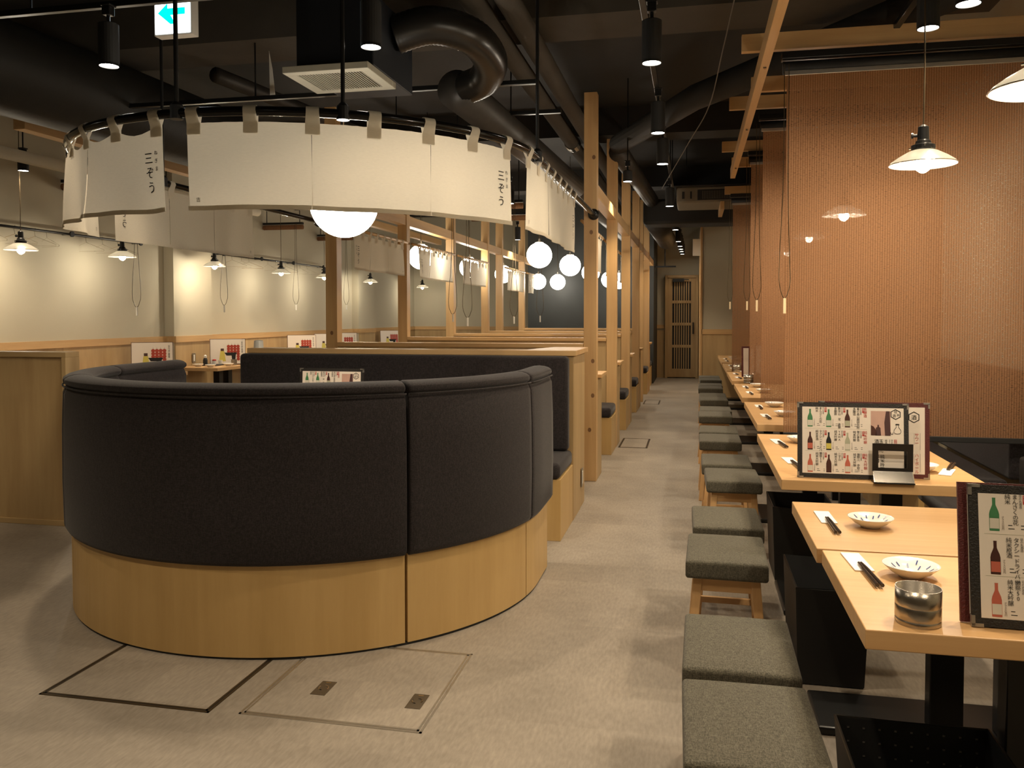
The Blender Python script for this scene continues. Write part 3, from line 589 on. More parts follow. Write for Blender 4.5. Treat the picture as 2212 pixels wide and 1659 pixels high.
def noren(lb, path, s0, s1, ztop, zbot, rz, rr, n=3, tabs=7, text=True, amp=.012, cat='noren curtain', flip=1, seed=0, group=None, sag=.0):
    rnd = random.Random(seed); ph = [rnd.uniform(0, 6) for _ in range(4)]
    c0 = path((s0+s1)/2); org = Vector((c0[0], c0[1], zbot)); t = thing('noren_curtain', lb, cat, org, group=group)
    tw = .058; L_ = s1-s0
    def disp(s, z):
        k = (ztop-z)/(ztop-zbot)
        return amp*(math.sin(s*11+ph[0])*.6+math.sin(s*23+ph[1])*.35*k+math.sin(s*5+ph[2]+k*1.5)*.5)*(.25+.9*k)
    def sagz(s):    # droop between tabs
        u = ((s-s0-tw/2)/((L_-tw)/(tabs-1))) % 1
        return sag*math.sin(PI*u)
    def P3(s, z, off=0):
        x, y, nx, ny = path(s); dd = disp(s, z)+off; return (x+nx*dd, y+ny*dd, z)
    for k in range(n):
        a = s0+L_*k/n+.0015; b_ = s0+L_*(k+1)/n-.0015; nu, nv = 22, 10; g = G(org)
        vs = []
        for j in range(nv+1):
            for i in range(nu+1):
                s_ = a+(b_-a)*i/nu; zt = ztop-sagz(s_); z = zt+(zbot-zt)*j/nv+(rnd.uniform(-1, 1)*.0008)
                kk = j/nv; spread = .006*kk*math.sin(PI*0+k*2.1+seed); s2 = s_+(spread if i in (0, nu) else 0)
                vs.append(P3(s2, z))
        g.add(vs, [(j*(nu+1)+i, j*(nu+1)+i+1, (j+1)*(nu+1)+i+1, (j+1)*(nu+1)+i) for j in range(nv) for i in range(nu)])
        p = g.out('cloth_panel', M['noren'], t, smooth=True, recalc=False)
        g = G(org); vs = []
        for i in range(nu+1):
            s_ = a+(b_-a)*i/nu
            for z, of in ((zbot+.018, .0016), (zbot, .0016), (zbot, -.0016), (zbot+.018, -.0016)): vs.append(P3(s_, z, of))
        g.add(vs, [(i*4+j, i*4+(j+1) % 4, (i+1)*4+(j+1) % 4, (i+1)*4+j) for i in range(nu) for j in range(4)]); g.out('hem', M['noren'], p, smooth=False)
    for k in range(tabs):
        s_ = s0+tw/2+(L_-tw)*k/(tabs-1)+rnd.uniform(-.006, .006); g = G(org); rows = []
        pr = [(.004, ztop-.045), (.004, ztop)]+[((rr+.004)*math.cos(a), rz+(rr+.004)*math.sin(a)) for a in [PI*q/8 for q in range(0, 9)]]+[(-.004, ztop), (-.004, ztop-.045)]
        for of, z in pr:
            for e in (-tw/2, tw/2):
                x, y, nx, ny = path(s_+e*(.86 if z > ztop+.02 else 1)); dd = disp(s_+e, min(z, ztop))*(1 if z <= ztop else .1)
                rows.append((x+nx*(of+dd), y+ny*(of+dd), z))
        g.add(rows, [(2*i, 2*i+1, 2*i+3, 2*i+2) for i in range(len(pr)-1)]); g.out('tab', M['noren'], t, smooth=True, recalc=False)
    if text:
        g = G(org); gs = G(org)
        def put(gg, body, size, sc, zc, line=1.0):
            vs, fs = text2d(body, size, line, 'CENTER')
            for of in (.003, -.003):
                gg.add([P3(sc-x*flip, zc+y_, of) for x, y_ in vs], fs)
        put(g, '三\nぞ\nう', .052, s0+.085, ztop-.145, 1.12); put(g, 'ね\nぎ\nま', .021, s0+.040, ztop-.115, 1.5)
        g.out('lettering', M['ink'], t, recalc=False)
        put(gs, '吉', .020, s1-.045, zbot+.035)
        gs.out('stamp', M['stamp'], t, recalc=False)
    return t
ZT, ZB = 2.118, 1.772
noren('long cream noren curtain across the front of the round rail', rail, 2.92, 4.43, ZT, ZB, RZ, .019, seed=1)
noren('cream noren curtain wrapping round the left end of the rail, clear black lettering', rail, 4.54, 6.04, ZT, ZB, RZ, .019, seed=5, amp=.030, sag=.03)
noren('cream noren curtain in steep perspective on the right of the round rail, near the post', rail, 1.145, 2.72, ZT, ZB, RZ, .019, seed=3, tabs=8)
noren('cream noren curtain hanging on the far left side of the round rail', rail, 6.22, 7.72, ZT, ZB, RZ, .019, seed=4)
def rod_noren(lb, x, y0, y1, flip, seed, lbr):
    f = (lambda s: (x, s, 1, 0)) if flip > 0 else (lambda s: (x, s, 1, 0))
    noren(lb, f, y0, y1, 2.085, 1.765, 2.125, .014, amp=.016, seed=seed, flip=flip, tabs=8)
    g = G((x, y0, 2.125)); g.cyl((x, y0-.22, 2.125), (x, y1+.14, 2.125), .014, 10)
    tag(g.out('curtain_rod', M['pine_y'], smooth=True), lbr, 'curtain rod')
for i in range(5):
    a = PY[i] if i < 3 else (12.25 if i == 3 else 15.0); 
    if i == 3: a = 13.2
    if i == 4: a = 15.0
    y0, y1 = a+.32, a+(1.62 if i < 4 else .85)
    nm = ('nearest' if i == 0 else ORD[i]+' nearest' if i < 4 else 'farthest')
    rod_noren('small cream noren between the left row of posts, %s' % nm, -2.985, y0, y1, -1, 10+i, 'pine rod of the %s small noren on the left row' % nm)
    rod_noren('small cream noren between the aisle posts, %s' % nm, -.90, y0, y1, 1, 20+i, 'pine rod of the %s small noren beside the aisle' % nm)

# ------------------------------------------------------------------ left foreground screen
t = thing('low_screen', 'brown veneer low screen at the left edge with framed face', 'partition', (-4.6, 4.69, 0)); L_ = t.location
G(L_).box(-5.6, -3.91, 4.64, 4.75, .0, 1.115).out('core', M['ven_z'], t)
G(L_).box(-5.6, -3.905, 4.628, 4.752, 1.085, 1.118).out('top_rail', M['ven_x'], t, bevel=.002); G(L_).box(-5.6, -3.938, 4.628, 4.64, .0, .035).out('bottom_rail', M['ven_x'], t, bevel=.002)
G(L_).box(-3.938, -3.905, 4.628, 4.752, 0, 1.085).out('edge_post', M['ven_z'], t, bevel=.002)

# ------------------------------------------------------------------ floor hatches
def hatch(lb, x0, x1, y0, y1, frame, handles):
    t = thing('floor_hatch', lb, 'floor hatch', ((x0+x1)/2, (y0+y1)/2, 0)); L_ = t.location; z = .0025
    G(L_).box(x0+.02, x1-.02, y0+.02, y1-.02, 0, z*.8).out('cover', M['floor'], t)
    for q in ((x0, x1, y0, y0+.008), (x0, x1, y1-.008, y1), (x0, x0+.008, y0, y1), (x1-.008, x1, y0, y1), (x0+.013, x1-.013, y0+.013, y0+.020), (x0+.013, x1-.013, y1-.02, y1-.013), (x0+.013, x0+.02, y0+.013, y1-.013), (x1-.02, x1-.013, y0+.013, y1-.013)):
        G(L_).box(*q, 0, z).out('frame_strip', frame, t)
    if frame is M['bronze']:
        for q in ((x0+.004, x1-.004, y0+.006, y0+.015), (x0+.004, x1-.004, y1-.015, y1-.006), (x0+.006, x0+.015, y0, y1), (x1-.015, x1-.006, y0, y1)): G(L_).box(*q, 0, z*.7).out('groove', M['matte'], t)
    for hx, hy in handles:
        h = G(L_).box(hx-.028, hx+.028, hy-.055, hy+.055, 0, z*1.4).out('lift_plate', mat('dull_bronze_plate', (.13, .105, .075), .4, .6), t, bevel=.0005)
        G(L_).tube([(hx+.018*math.cos(a), hy+.018*math.sin(a), z*1.6) for a in [PI*k/6-.5 for k in range(5)]], .002, 5).tube([(hx-.018*math.cos(a), hy-.018*math.sin(a), z*1.6) for a in [PI*k/6-.5 for k in range(5)]], .002, 5).box(hx-.01, hx+.01, hy+.040, hy+.046, z, z*1.7).out('lift_ring', M['chrome'], h)
hatch('square floor hatch with dark bronze double frame', -2.275, -1.604, 2.535, 3.206, M['bronze'], [])
hatch('square floor hatch with thin silver frame and two lift plates', -1.50, -.851, 2.551, 3.20, M['alu'], [(-1.30, 2.79), (-.935, 2.76)])
hatch('floor hatch beside the aisle benches, middle of the aisle', -.745, -.45, 8.6, 9.25, M['bronze'], [])
hatch('small far floor hatch near the last booth', -.745, -.50, 12.9, 13.5, M['bronze'], [])

# ------------------------------------------------------------------ right side tables
def make_table(w_=.76, d_=.61, z=.70):
    t = thing('dining_table', '', 'table', (0, 0, 0))      # origin: aisle-side near corner, floor
    G().box(0, w_, .003, d_-.003, z-.042, z).out('tabletop', M['oak_x'], t, bevel=.0025)
    for x in (.40, .60): G().box(x, x+.10, d_-.21, d_-.15, .028, z-.042).out('leg', M['bmetal'], t, bevel=.004)
    G().box(.06, .72, d_-.25 if d_ < .7 else .45, d_+.03 if d_ < .7 else .9, 0, .028).out('foot_plate', M['bmetal'], t, bevel=.008)
    return t
tb = make_table(); tw = None
tabs_ = []
for i, (x, y, wide) in enumerate([(.352, 1.832, 0), (.340, 2.450, 0), (.345, 3.458, 1.32), (.375, 5.190, 1.33), (.380, 6.858, 1.37), (.378, 8.60, 1.38), (.385, 10.15, 1.5), (.385, 11.9, 1.4), (.39, 13.4, .75)]):
    lb = 'pale oak table in the right row, ' + ('nearest the camera' if i == 0 else ORD[i]+' from the camera')
    if i == 0: tb.location = (x, y, 0); tb['label'] = lb
    elif i == 1: dup(tb, (x, y, 0), 0, lb)
    elif i == 2: tw = make_table(.765, 1.32, .70); tw.location = (x, y, 0); tw['label'] = lb
    else: o = dup(tw, (x, y, 0), 0, lb); o.scale = (1, wide/1.32, 1)
    tabs_.append((x, y, wide))
# stools
def make_stool():
    t = thing('stool', '', 'stool')
    g = G(); nx, ny = 10, 12; W, D = .148, .205
    # cushion: rounded box with softly domed top
    vs = []; fs = []
    def sq(u, v, z):   # rounded rectangle point
        return (u, v, z)
    me_ = bpy.data.meshes.new('c'); bm = bmesh.new(); bmesh.ops.create_cube(bm, size=1)
    bmesh.ops.subdivide_edges(bm, edges=bm.edges, cuts=5, use_grid_fill=True)
    for v in bm.verts:
        x, y, z = v.co*2; dome = (1-x*x*.9)*(1-y*y*.9)
        v.co = Vector((x*W, y*D, .403+z*.034+(dome*.009 if z > .9 else 0)))
        if abs(z) < .99:
            v.co.x *= 1.01; v.co.y *= 1.01
    bm.to_mesh(me_); bm.free(); me_.materials.append(M['stool'])
    o = bpy.data.objects.new('seat_cushion', me_); COL.objects.link(o); o.parent = t
    me_.polygons.foreach_set('use_smooth', [True]*len(me_.polygons))
    q = o.modifiers.new('bevel', 'BEVEL'); q.width = .010; q.segments = 3; q.angle_limit = .9; q.limit_method = 'ANGLE'
    for sx in (-1, 1):
        for sy in (-1, 1):
            a = (sx*.105, sy*.155); b_ = (sx*.135, sy*.19); r = .017
            G().hexa([(b_[0]-r, b_[1]-r, 0), (b_[0]+r, b_[1]-r, 0), (b_[0]+r, b_[1]+r, 0), (b_[0]-r, b_[1]+r, 0)], [(a[0]-r, a[1]-r, .365), (a[0]+r, a[1]-r, .365), (a[0]+r, a[1]+r, .365), (a[0]-r, a[1]+r, .365)]).out('leg', M['oak_z'], t, bevel=.003)
    for sx in (-1, 1):
        G().box(sx*.108-.009, sx*.108+.009, -.145, .145, .315, .365).out('apron', M['oak_y'], t, bevel=.002); G().box(sx*.125-.008, sx*.125+.008, -.165, .165, .11, .135).out('stretcher', M['oak_y'], t, bevel=.002)
    for sy in (-1, 1):
        G().box(-.098, .098, sy*.158-.009, sy*.158+.009, .315, .365).out('apron', M['oak_x'], t, bevel=.002); G().box(-.115, .115, sy*.172-.008, sy*.172+.008, .16, .185).out('stretcher', M['oak_x'], t, bevel=.002)
    return t
stl = make_stool()
SY = [(.131, 1.935, .02), (.128, 2.405, -.01), (.130, 3.375, -.02), (.150, 3.905, .015), (.222, 4.95, .02), (.205, 5.475, 0), (.197, 6.44, .0), (.20, 6.93, -.02), (.20, 8.0, .01), (.215, 8.45, 0), (.22, 9.5, .015), (.22, 9.93, 0), (.215, 10.95, 0), (.225, 11.4, .01), (.24, 12.35, .03), (.235, 12.85, 0)]
for i, (x, y, r) in enumerate(SY):
    lb = 'square stool with olive grey cushion, ' + ('nearest the camera' if i == 0 else ORD[i]+' from the camera')
    if i == 0: stl.location = (x, y, 0); stl.rotation_euler.z = r; stl['label'] = lb
    else: dup(stl, (x, y, 0), r, lb)
# under-table baskets
def basket(lb, x0, x1, y0, y1, h, holes=True):
    t = thing('storage_basket', lb, 'basket', ((x0+x1)/2, (y0+y1)/2, 0)); w2, d2 = (x1-x0)/2, (y1-y0)/2; k = .90; th = .006
    G().box(-w2*k, w2*k, -d2*k, d2*k, 0.002, .01).out('bottom', M['matte'], t)
    for (ax, ay), (bx, by) in (((-1, -1), (1, -1)), ((1, -1), (1, 1)), ((1, 1), (-1, 1)), ((-1, 1), (-1, -1))):
        p = [(ax*w2*k, ay*d2*k, .005), (bx*w2*k, by*d2*k, .005), (bx*w2, by*d2, h), (ax*w2, ay*d2, h)]
        o = G().poly(p).out('side', M['matte'], t, solid=th)
        if holes and ay == 1 and by == 1:
            g = G()
            for r_ in range(3):
                for c_ in range(9):
                    x = -w2*.85+c_*w2*.21; z = h-.025-r_*.035; y = d2*(k+(1-k)*z/h)-.005
                    g.poly([(x, y, z), (x+.006, y, z), (x+.006, y, z+.005), (x, y, z+.005)])
            q = g.out('hole', M['alu'], o); q['kind'] = 'stuff'
    G().tube([(-w2, -d2, h), (w2, -d2, h), (w2, d2, h), (-w2, d2, h)], .005, 6, closed=True).out('rim', M['bmetal'], t)
basket('black perforated basket on the floor under the nearest table', .37, .735, 1.86, 2.30, .30)
basket('tall black box on the floor between second and third tables', .372, .62, 3.17, 3.60, .36, False)
basket('tall black box on the floor under the fourth table', .40, .70, 4.40, 4.78, .38, False)
# settings
def make_sleeve():
    t = thing('chopsticks', '', 'chopsticks')
    G().box(-.024, .024, -.03, .13, .0005, .004).out('paper_sleeve', M['napkin'], t, bevel=.001)
    for x in (-.006, .006): G().tube([(x, -.165, .0085), (x*.8, -.03, .0085), (x*.5, .02, .0085)], [.0048, .0042, .0035], 8).out('chopstick', M['chop'], t)
    return t
def make_dish():
    t = thing('small_dish', '', 'dish')
    pr = [(.028, .0), (.030, .004), (.048, .014), (.0655, .030), (.067, .032), (.065, .0325), (.046, .018), (.028, .009), (.001, .008)]
    G().lathe(pr, n=36).out('bowl', M['china'], t, smooth=True)
    g = G(); rnd = random.Random(3)
    for k in range(16):
        a = 2*PI*k/16+rnd.uniform(-.1, .1); r = rnd.uniform(.036, .055); z = .018+(r-.046)*.75+.0012 if r > .046 else .009+(r-.028)*.5+.0016
        c_, s_ = math.cos(a), math.sin(a); l = .006; w_ = .0016
        g.poly([((r-l)*c_-w_*s_, (r-l)*s_+w_*c_, z-l*.6), ((r+l)*c_-w_*s_, (r+l)*s_+w_*c_, z+l*.72), ((r+l)*c_+w_*s_, (r+l)*s_-w_*c_, z+l*.72), ((r-l)*c_+w_*s_, (r-l)*s_-w_*c_, z-l*.6)])
    g.out('painted_leaves', M['blue'], t)
    return t
cs = make_sleeve(); ds = make_dish(); nset = 0
for i, (x, y, wide) in enumerate(tabs_[:8]):
    nm = 'the nearest right table' if i == 0 else 'the %s right table' % ORD[i]
    sets = [((.075, .45), (.18, .40))] if i == 0 else [((.078, .33), (.195, .285))] if i == 1 else [((.085, .40), (.20, .45)), ((.085, .98), (.19, 1.02))]
    for j, ((ax, ay), (bx, by)) in enumerate(sets):
        for side in (0, 1):
            if side and (i != 2 or j): continue
            px, py = (x+ax, y+ay) if not side else (x+.70, y+.34); qx, qy = (x+bx, y+by) if not side else (x+.585, y+.30)
            sd = ('aisle side of ' if not side else 'wall side of ')+nm+(', nearer place' if len(sets) > 1 and not j else ', farther place' if j else '')
            l1 = 'black chopsticks in a white paper sleeve, '+sd; l2 = 'small white dish with blue leaf pattern, '+sd
            if nset == 0: cs.location = (px, py, .70); cs.rotation_euler.z = .06; cs['label'] = l1; ds.location = (qx, qy, .70); ds['label'] = l2
            else: dup(cs, (px, py, .70), (.06 if not side else PI-.35)+random.uniform(-.05, .05), l1); dup(ds, (qx, qy, .70), random.uniform(0, 3), l2)
            nset += 1
def make_can():
    t = thing('steel_canister', '', 'canister')
    G().lathe([(.044, 0), (.0455, .004), (.0455, .010), (.0445, .012), (.0455, .014), (.0455, .038), (.0448, .0395), (.0455, .041), (.0455, .076), (.0442, .076), (.0442, .012), (.001, .012)], n=48).out('cup', M['steel'], t, smooth=False)
    for p in t.children[0].data.polygons: p.use_smooth = abs(p.normal.z) < .3
    return t
cn = make_can(); cn.location = (.468, 1.90, .70); cn['label'] = 'brushed steel ashtray canister on the nearest table'
for i, (x, y) in enumerate(((.52, 8.35), (.50, 10.0), (.49, 10.2), (.60, 8.75))): dup(cn, (x, y, .70), 0, 'steel canister far down the right row of tables, %s of four' % ('nearest' if i == 0 else ORD[i]))

# ------------------------------------------------------------------ menus
def bottle2d(g, cx, cz, h, m, lab, mp):
    pr = [(0, .0), (.135, .0), (.14, .02), (.14, .50), (.12, .60), (.055, .76), (.045, .80), (.045, .97), (.05, 1.0)]
    pts = [(cx+r*h, cz+z*h) for r, z in pr]+[(cx-r*h, cz+z*h) for r, z in reversed(pr[1:])]
    g.poly([mp(a, b, 1) for a, b in pts], m)
    if lab is not None: g.poly([mp(a, b, 2) for a, b in ((cx-.13*h, cz+.07*h), (cx+.13*h, cz+.07*h), (cx+.13*h, cz+.38*h), (cx-.13*h, cz+.38*h))], lab)
def menu_board(lb, loc, rz, W, H, frame, kind, lean=.12, corners=True, hexlogo=True):
    t = thing('menu_board', lb, 'menu', loc, rz); cl, sl = math.cos(lean), math.sin(lean)
    def mp(x, z, lay=0): # x across (0..W), z up; front faces -y
        y = -.0005*lay-.0045; return (x, z*sl+y*cl, z*cl-y*sl+.002)
    def slab(g, x0, x1, z0, z1, f, b):
        q = lambda x, z, y: (x, z*sl+y*cl, z*cl-y*sl+.002)
        g.hexa([q(x0, z0, f), q(x1, z0, f), q(x1, z0, b), q(x0, z0, b)], [q(x0, z1, f), q(x1, z1, f), q(x1, z1, b), q(x0, z1, b)])
    g = G(); slab(g, 0, W, 0, H, -.004, .004); g.out('cover', frame, t)
    fw = .018 if kind != 'food' else .006
    g = G(); slab(g, fw, W-fw, fw, H-fw, -.0046, -.004); g.out('page', M['paper'], t)
    if corners:
        for x in (0, W):
            for z in (0, H):
                g = G(); sx = 1 if x == 0 else -1; sz = 1 if z == 0 else -1
                a, b_ = sorted((x-.001*sx, x+.022*sx)); c_, d_ = sorted((z-.001*sz, z+.006*sz)); slab(g, a, b_, c_, d_, -.006, .006)
                a, b_ = sorted((x-.001*sx, x+.006*sx)); c_, d_ = sorted((z, z+.022*sz)); slab(g, a, b_, c_, d_, -.006, .006)
                g.out('metal_corner', M['alu'], t)
    mats = [M['ink'], M['red'], M['glass_g'], M['glass_b'], M['glass_r'], M['glass_c'], M['lab'], M['yel'], M['photo'], M['plum'], M['food'], M['paper']]
    g = G()
    def txt(body, size, x, z, m=0, line=.95):
        vs, fs = text2d('\n'.join(body), size, line, 'CENTER'); g.add([mp(x+a, z+b-size*.8, 3) for a, b in vs], fs, m)
    def rect(x0, x1, z0, z1, m, lay=1): g.poly([mp(a, b, lay) for a, b in ((x0, z0), (x1, z0), (x1, z1), (x0, z1))], m)
    def hexa(x, z, r, ch):
        o_ = [(x+r*math.sin(a), z+r*math.cos(a)) for a in [PI/3*k for k in range(6)]]; i_ = [(x+r*.84*math.sin(a), z+r*.84*math.cos(a)) for a in [PI/3*k for k in range(6)]]
        for k in range(6): g.poly([mp(*o_[k], 2), mp(*o_[(k+1) % 6], 2), mp(*i_[(k+1) % 6], 2), mp(*i_[k], 2)], 0)
        for c_, dx, dz, s_ in ch: txt(c_, r*s_, x+dx*r, z+dz*r, 0)
    if kind == 'sake':
        names = [[('まんさくの花', '純米'), ('東洋山 泥 香華', '本醸造'), ('風の森山廃研究所', '本醸造')], [('タクシードライバー', '純米原酒'), ('YAMA', '純米吟醸'), ('雪の茅舎', '純米吟醸')], [('獺祭50', '純米大吟醸'), ('二子山', '純米大吟醸'), ('磯野川 中取り', '純米大吟醸')]]
        bc = [[(2, 6), (2, 6), (3, 5)], [(3, 4), (0, 7), (5, 6)], [(4, 6), (3, 3), (4, 6)]]
        heads = ['本醸造', '純米吟醸', '純米大吟醸']
        bs = H*.235; rowz = [H*.675, H*.37, H*.075]
        for r in range(3):
            for c_ in range(3):
                bx = W*.115+c_*W*.170; bottle2d(g, bx, rowz[r], bs, bc[r][c_][0], bc[r][c_][1], mp)
                if bc[r][c_][0] == 2: g.poly([mp(a, b, 2) for a, b in ((bx-.125*bs, rowz[r]+.40*bs), (bx+.125*bs, rowz[r]+.40*bs), (bx+.115*bs, rowz[r]+.58*bs), (bx-.115*bs, rowz[r]+.58*bs))], 2)
                tz = rowz[r]+bs*1.12
                txt(names[r][c_][0], .0115, bx+.040, tz, 0, .92); txt(names[r][c_][1], .0115, bx+.026, tz, 0, .92)
                txt('日の丸酒造', .006, bx+.050, tz, 0, .95)
                rect(bx+.055, bx+.063, tz-.020, tz-.001, 1); txt('秋田', .0065, bx+.059, tz-.002, 11, .95)
                txt('グラス六百円', .005, bx+.016, rowz[r]+bs*.45, 3, .95)
                for q in (0, 1): rect(bx+.026, bx+.034+.004*q, rowz[r]+.012-.007*q, rowz[r]+.0135-.007*q, 0); rect(bx+.050, bx+.056, rowz[r]+.012-.007*q, rowz[r]+.0135-.007*q, 0)
            txt(heads[r], .0135, W*.615, rowz[r]+bs*1.12, 1, .95)
            if r: rect(fw+.01, W*.63, rowz[r]+bs*1.20, rowz[r]+bs*1.20+.0006, 5)
        x0, x1, z0, z1 = W*.665, W*.84, H*.58, H*.90
        rect(x0, x1, z0, z1, 8, 1); g.poly([mp(a, b, 2) for a, b in ((W*.79, z0), (x1, z0), (x1-.003, z1), (W*.80, z1), (W*.785, H*.75))], 9)
        g.poly([mp(a, b, 2) for a, b in ((W*.705, z0), (W*.755, z0), (W*.75, z0+.03), (W*.738, z0+.034), (W*.736, z0+.042), (W*.724, z0+.042), (W*.722, z0+.034), (W*.71, z0+.03))], 9)
        g.poly([mp(a, b, 2) for a, b in ((x0, z0), (x0+.022, z0), (x0+.02, z0+.02), (x0+.01, z0+.035), (x0, z0+.04))], 3)
        txt('玉乃光', .018, W*.755, H*.53); txt('酒京', .018, W*.715, H*.53); txt('純米吟醸', .017, W*.765, H*.33); txt('辛口', .017, W*.72, H*.33); txt('純米大吟醸', .009, W*.80, H*.53); txt('きりっと辛口', .007, W*.83, H*.53); txt('深みあるコク', .007, W*.85, H*.53)
        rect(W*.87, W*.895, H*.47, H*.53, 1); txt('京都', .010, W*.8825, H*.525, 11)
        hexa(W*.885, H*.86, .021, [('日', 0, .72, .62), ('酒', -.25, .02, .62), ('本', .42, .12, .55)])
        fx, fz = W*.90, H*.60
        for s_ in (-1, 1): g.poly([mp(a, b, 2) for a, b in [(fx+s_*v[0], fz+v[1]) for v in ((.0, 0), (.010, .002), (.014, .010), (.0125, .018), (.005, .028), (.005, .036), (.0035, .036), (.0035, .027), (.011, .017), (.0125, .010), (.009, .004), (0, .002))]], 0)
        g.poly([mp(a, b, 2) for a, b in ((fx-.008, fz+.036), (fx+.008, fz+.036), (fx+.006, fz+.041), (fx-.006, fz+.041))], 0)
        g.poly([mp(a, b, 2) for a, b in ((fx-.026, fz+.008), (fx-.0245, fz+.008), (fx-.022, fz+.001), (fx-.019, fz+.001), (fx-.016, fz+.008), (fx-.0145, fz+.008), (fx-.017, fz-.001), (fx-.0235, fz-.001))], 0)
    elif kind == 'drink':
        hexa(W*.86, H*.81, .023, [('酒', 0, .35, .9)]); txt('サワー', .016, W*.885, H*.60, 1, 1.0); txt('ハイボール', .016, W*.885, H*.33, 1, 1.0)
        rect(W*.915, W*.917, H*.38, H*.60, 3); rect(W*.915, W*.917, H*.09, H*.33, 3); rect(W*.862, W*.8635, H*.45, H*.60, 9); rect(W*.862, W*.8635, H*.2, H*.33, 9)
    else:
        for k in range(4):
            cx = W*(.52+.09*k)
            for q in range(3 if k < 3 else 6):
                zz = H*(.70-.10*q); r_ = W*.048
                g.poly([mp(cx+r_*math.cos(a), zz+r_*1.0*math.sin(a), 2) for a in [PI/5*j for j in range(10)]], 10)
            rect(cx-.001, cx+.001, H*.74, H*.82, 3, 1)
        g.poly([mp(a, b, 3) for a, b in ((W*.40, H*.46), (W*.76, H*.46), (W*.72, H*.36), (W*.70, H*.12), (W*.62, H*.12), (W*.60, H*.34), (W*.46, H*.34))], 0)
        rect(W*.30, W*.39, H*.52, H*.62, 3); g.poly([mp(a, b, 2) for a, b in ((W*.29, H*.52), (W*.40, H*.52), (W*.44, H*.12), (W*.25, H*.12))], 7)
        txt('炭火で焼く絶品串', .020, W*.90, H*.88, 0, .9)
    g.out('print', mats, t, recalc=False)
    return t
menu_board('black framed sake menu with nine bottles on the third table', (.412, 3.520, .70), 0, .415, .300, M['menub'], 'sake', .10)
menu_board('dark red framed drinks menu behind the bottle menu on the third table', (.50, 3.575, .70), 0, .415, .300, M['menur'], 'drink', .06)
menu_board('black framed bottle menu cut off by the right edge on the nearest table', (.572, 1.90, .70), -.03, .415, .292, M['menub'], 'sake', .16)
menu_board('dark red menu cover behind the cut-off menu on the nearest table', (.556, 1.922, .70), -.03, .415, .292, M['menur'], 'drink', .15, corners=False)
menu_board('black framed bottle menu standing inside the curved booth', (-2.42, 4.875, .70), .0, .425, .318, M['menub'], 'sake', .06)
for i, (x, y, r, W) in enumerate(((-6.17, 8.32, .62, .44), (-6.06, 9.72, .62, .44), (-6.12, 11.95, .62, .44), (-6.12, 13.6, .66, .44), (-6.12, 15.9, .7, .44), (-6.12, 12.9, .66, .44))):
    menu_board('food menu with grilled skewers photo leaning along the left wall, %s' % ('nearest the camera' if i == 0 else ORD[i]), (x, y, .72), r, W, .33, M['menuw'], 'food', .10, corners=False)
for i, (x, y) in enumerate(((.56, 9.0), (.60, 8.75), (.50, 9.15))):
    menu_board(('pale menu board standing far down the right row, %s of three' % ['largest', 'second', 'leftmost'][i]), (x, y, .70), .12*i, .30, .32+.04*(i == 1), M['menur'], 'drink', .05, corners=False)
# acrylic card stand on third table
t = thing('card_stand', 'black and chrome card stand in front of the third table menu', 'card stand', (.760, 3.475, .70))
q = [(-.074, .002), (.074, .002), (.074, .150), (-.074, .150)]; i_ = [(-.052, .056), (.052, .056), (.052, .122), (-.052, .122)]
g = G(); F = lambda x, z, y=0: (x, y+.012+z*.02, z)
for k in range(4):
    a, b_ = q[k], q[(k+1) % 4]; c_, d_ = i_[(k+1) % 4], i_[k]
    g.hexa([F(*a), F(*b_), F(*c_), F(*d_)], [F(*a, .003), F(*b_, .003), F(*c_, .003), F(*d_, .003)])
g.out('black_frame', M['bmetal'], t)
G().hexa([(-.074, -.022, .004), (.074, -.022, .004), (.074, .012, .004), (-.074, .012, .004)], [(-.072, .006, .040), (.072, .006, .040), (.074, .014, .044), (-.074, .014, .044)]).out('chrome_foot', M['chrome'], t, bevel=.002)
G().box(-.074, .074, -.024, .03, 0, .004).out('base', M['bmetal'], t)

# ------------------------------------------------------------------ roller blinds on the right
def blind(lb, x0, x1, y, zt, zb, cordx, chain_z):
    t = thing('roller_blind', lb, 'blind', ((x0+x1)/2, y, zb)); L_ = t.location
    G(L_).box(x0-.03, x1, y-.03, y+.045, zt+.085, zt+.125).out('headrail', M['bmetal'], t, bevel=.004)
    G(L_).cyl((x0-.02, y+.015, zt+.045), (x1, y+.015, zt+.045), .036, 18).out('roller', M['matte'], t, smooth=True)
    G(L_).box(x0-.012, x1, y-.016, y-.008, zt-.004, zt+.022).out('front_strip', M['alu'], t, bevel=.002)
    g = G(L_); nx = 24; vs = []
    for j in range(5):
        for i in range(nx+1): vs.append((x0+(x1-x0)*i/nx, y+.002*math.sin(i*1.3+j), zb+(zt-zb)*j/4))
    g.add(vs, [(j*(nx+1)+i, j*(nx+1)+i+1, (j+1)*(nx+1)+i+1, (j+1)*(nx+1)+i) for j in range(4) for i in range(nx)])
    g.out('blind_cloth', M['blind'], t, smooth=True, recalc=False)
    G(L_).box(x0, x1, y-.008, y+.008, zb-.022, zb+.008).out('bottom_bar', M['matte'], t, bevel=.003)
    xc = cordx; z0 = chain_z
    pts = smoothpath([(xc-.012, y-.05, zt+.05), (xc-.014, y-.05, zt-.6), (xc-.03, y-.05, z0+.26), (xc-.028, y-.05, z0+.12), (xc, y-.05, z0+.045), (xc+.028, y-.05, z0+.13), (xc+.024, y-.05, z0+.28), (xc+.012, y-.05, zt-.6), (xc+.012, y-.05, zt+.05)], 8)
    G(L_).tube(pts, .0022, 5).out('pull_chain', M['bronze'], t)
    G(L_).box(xc-.0075, xc+.0075, y-.056, y-.044, z0-.042, z0+.045).out('chain_weight', M['ivory'], t, bevel=.003)
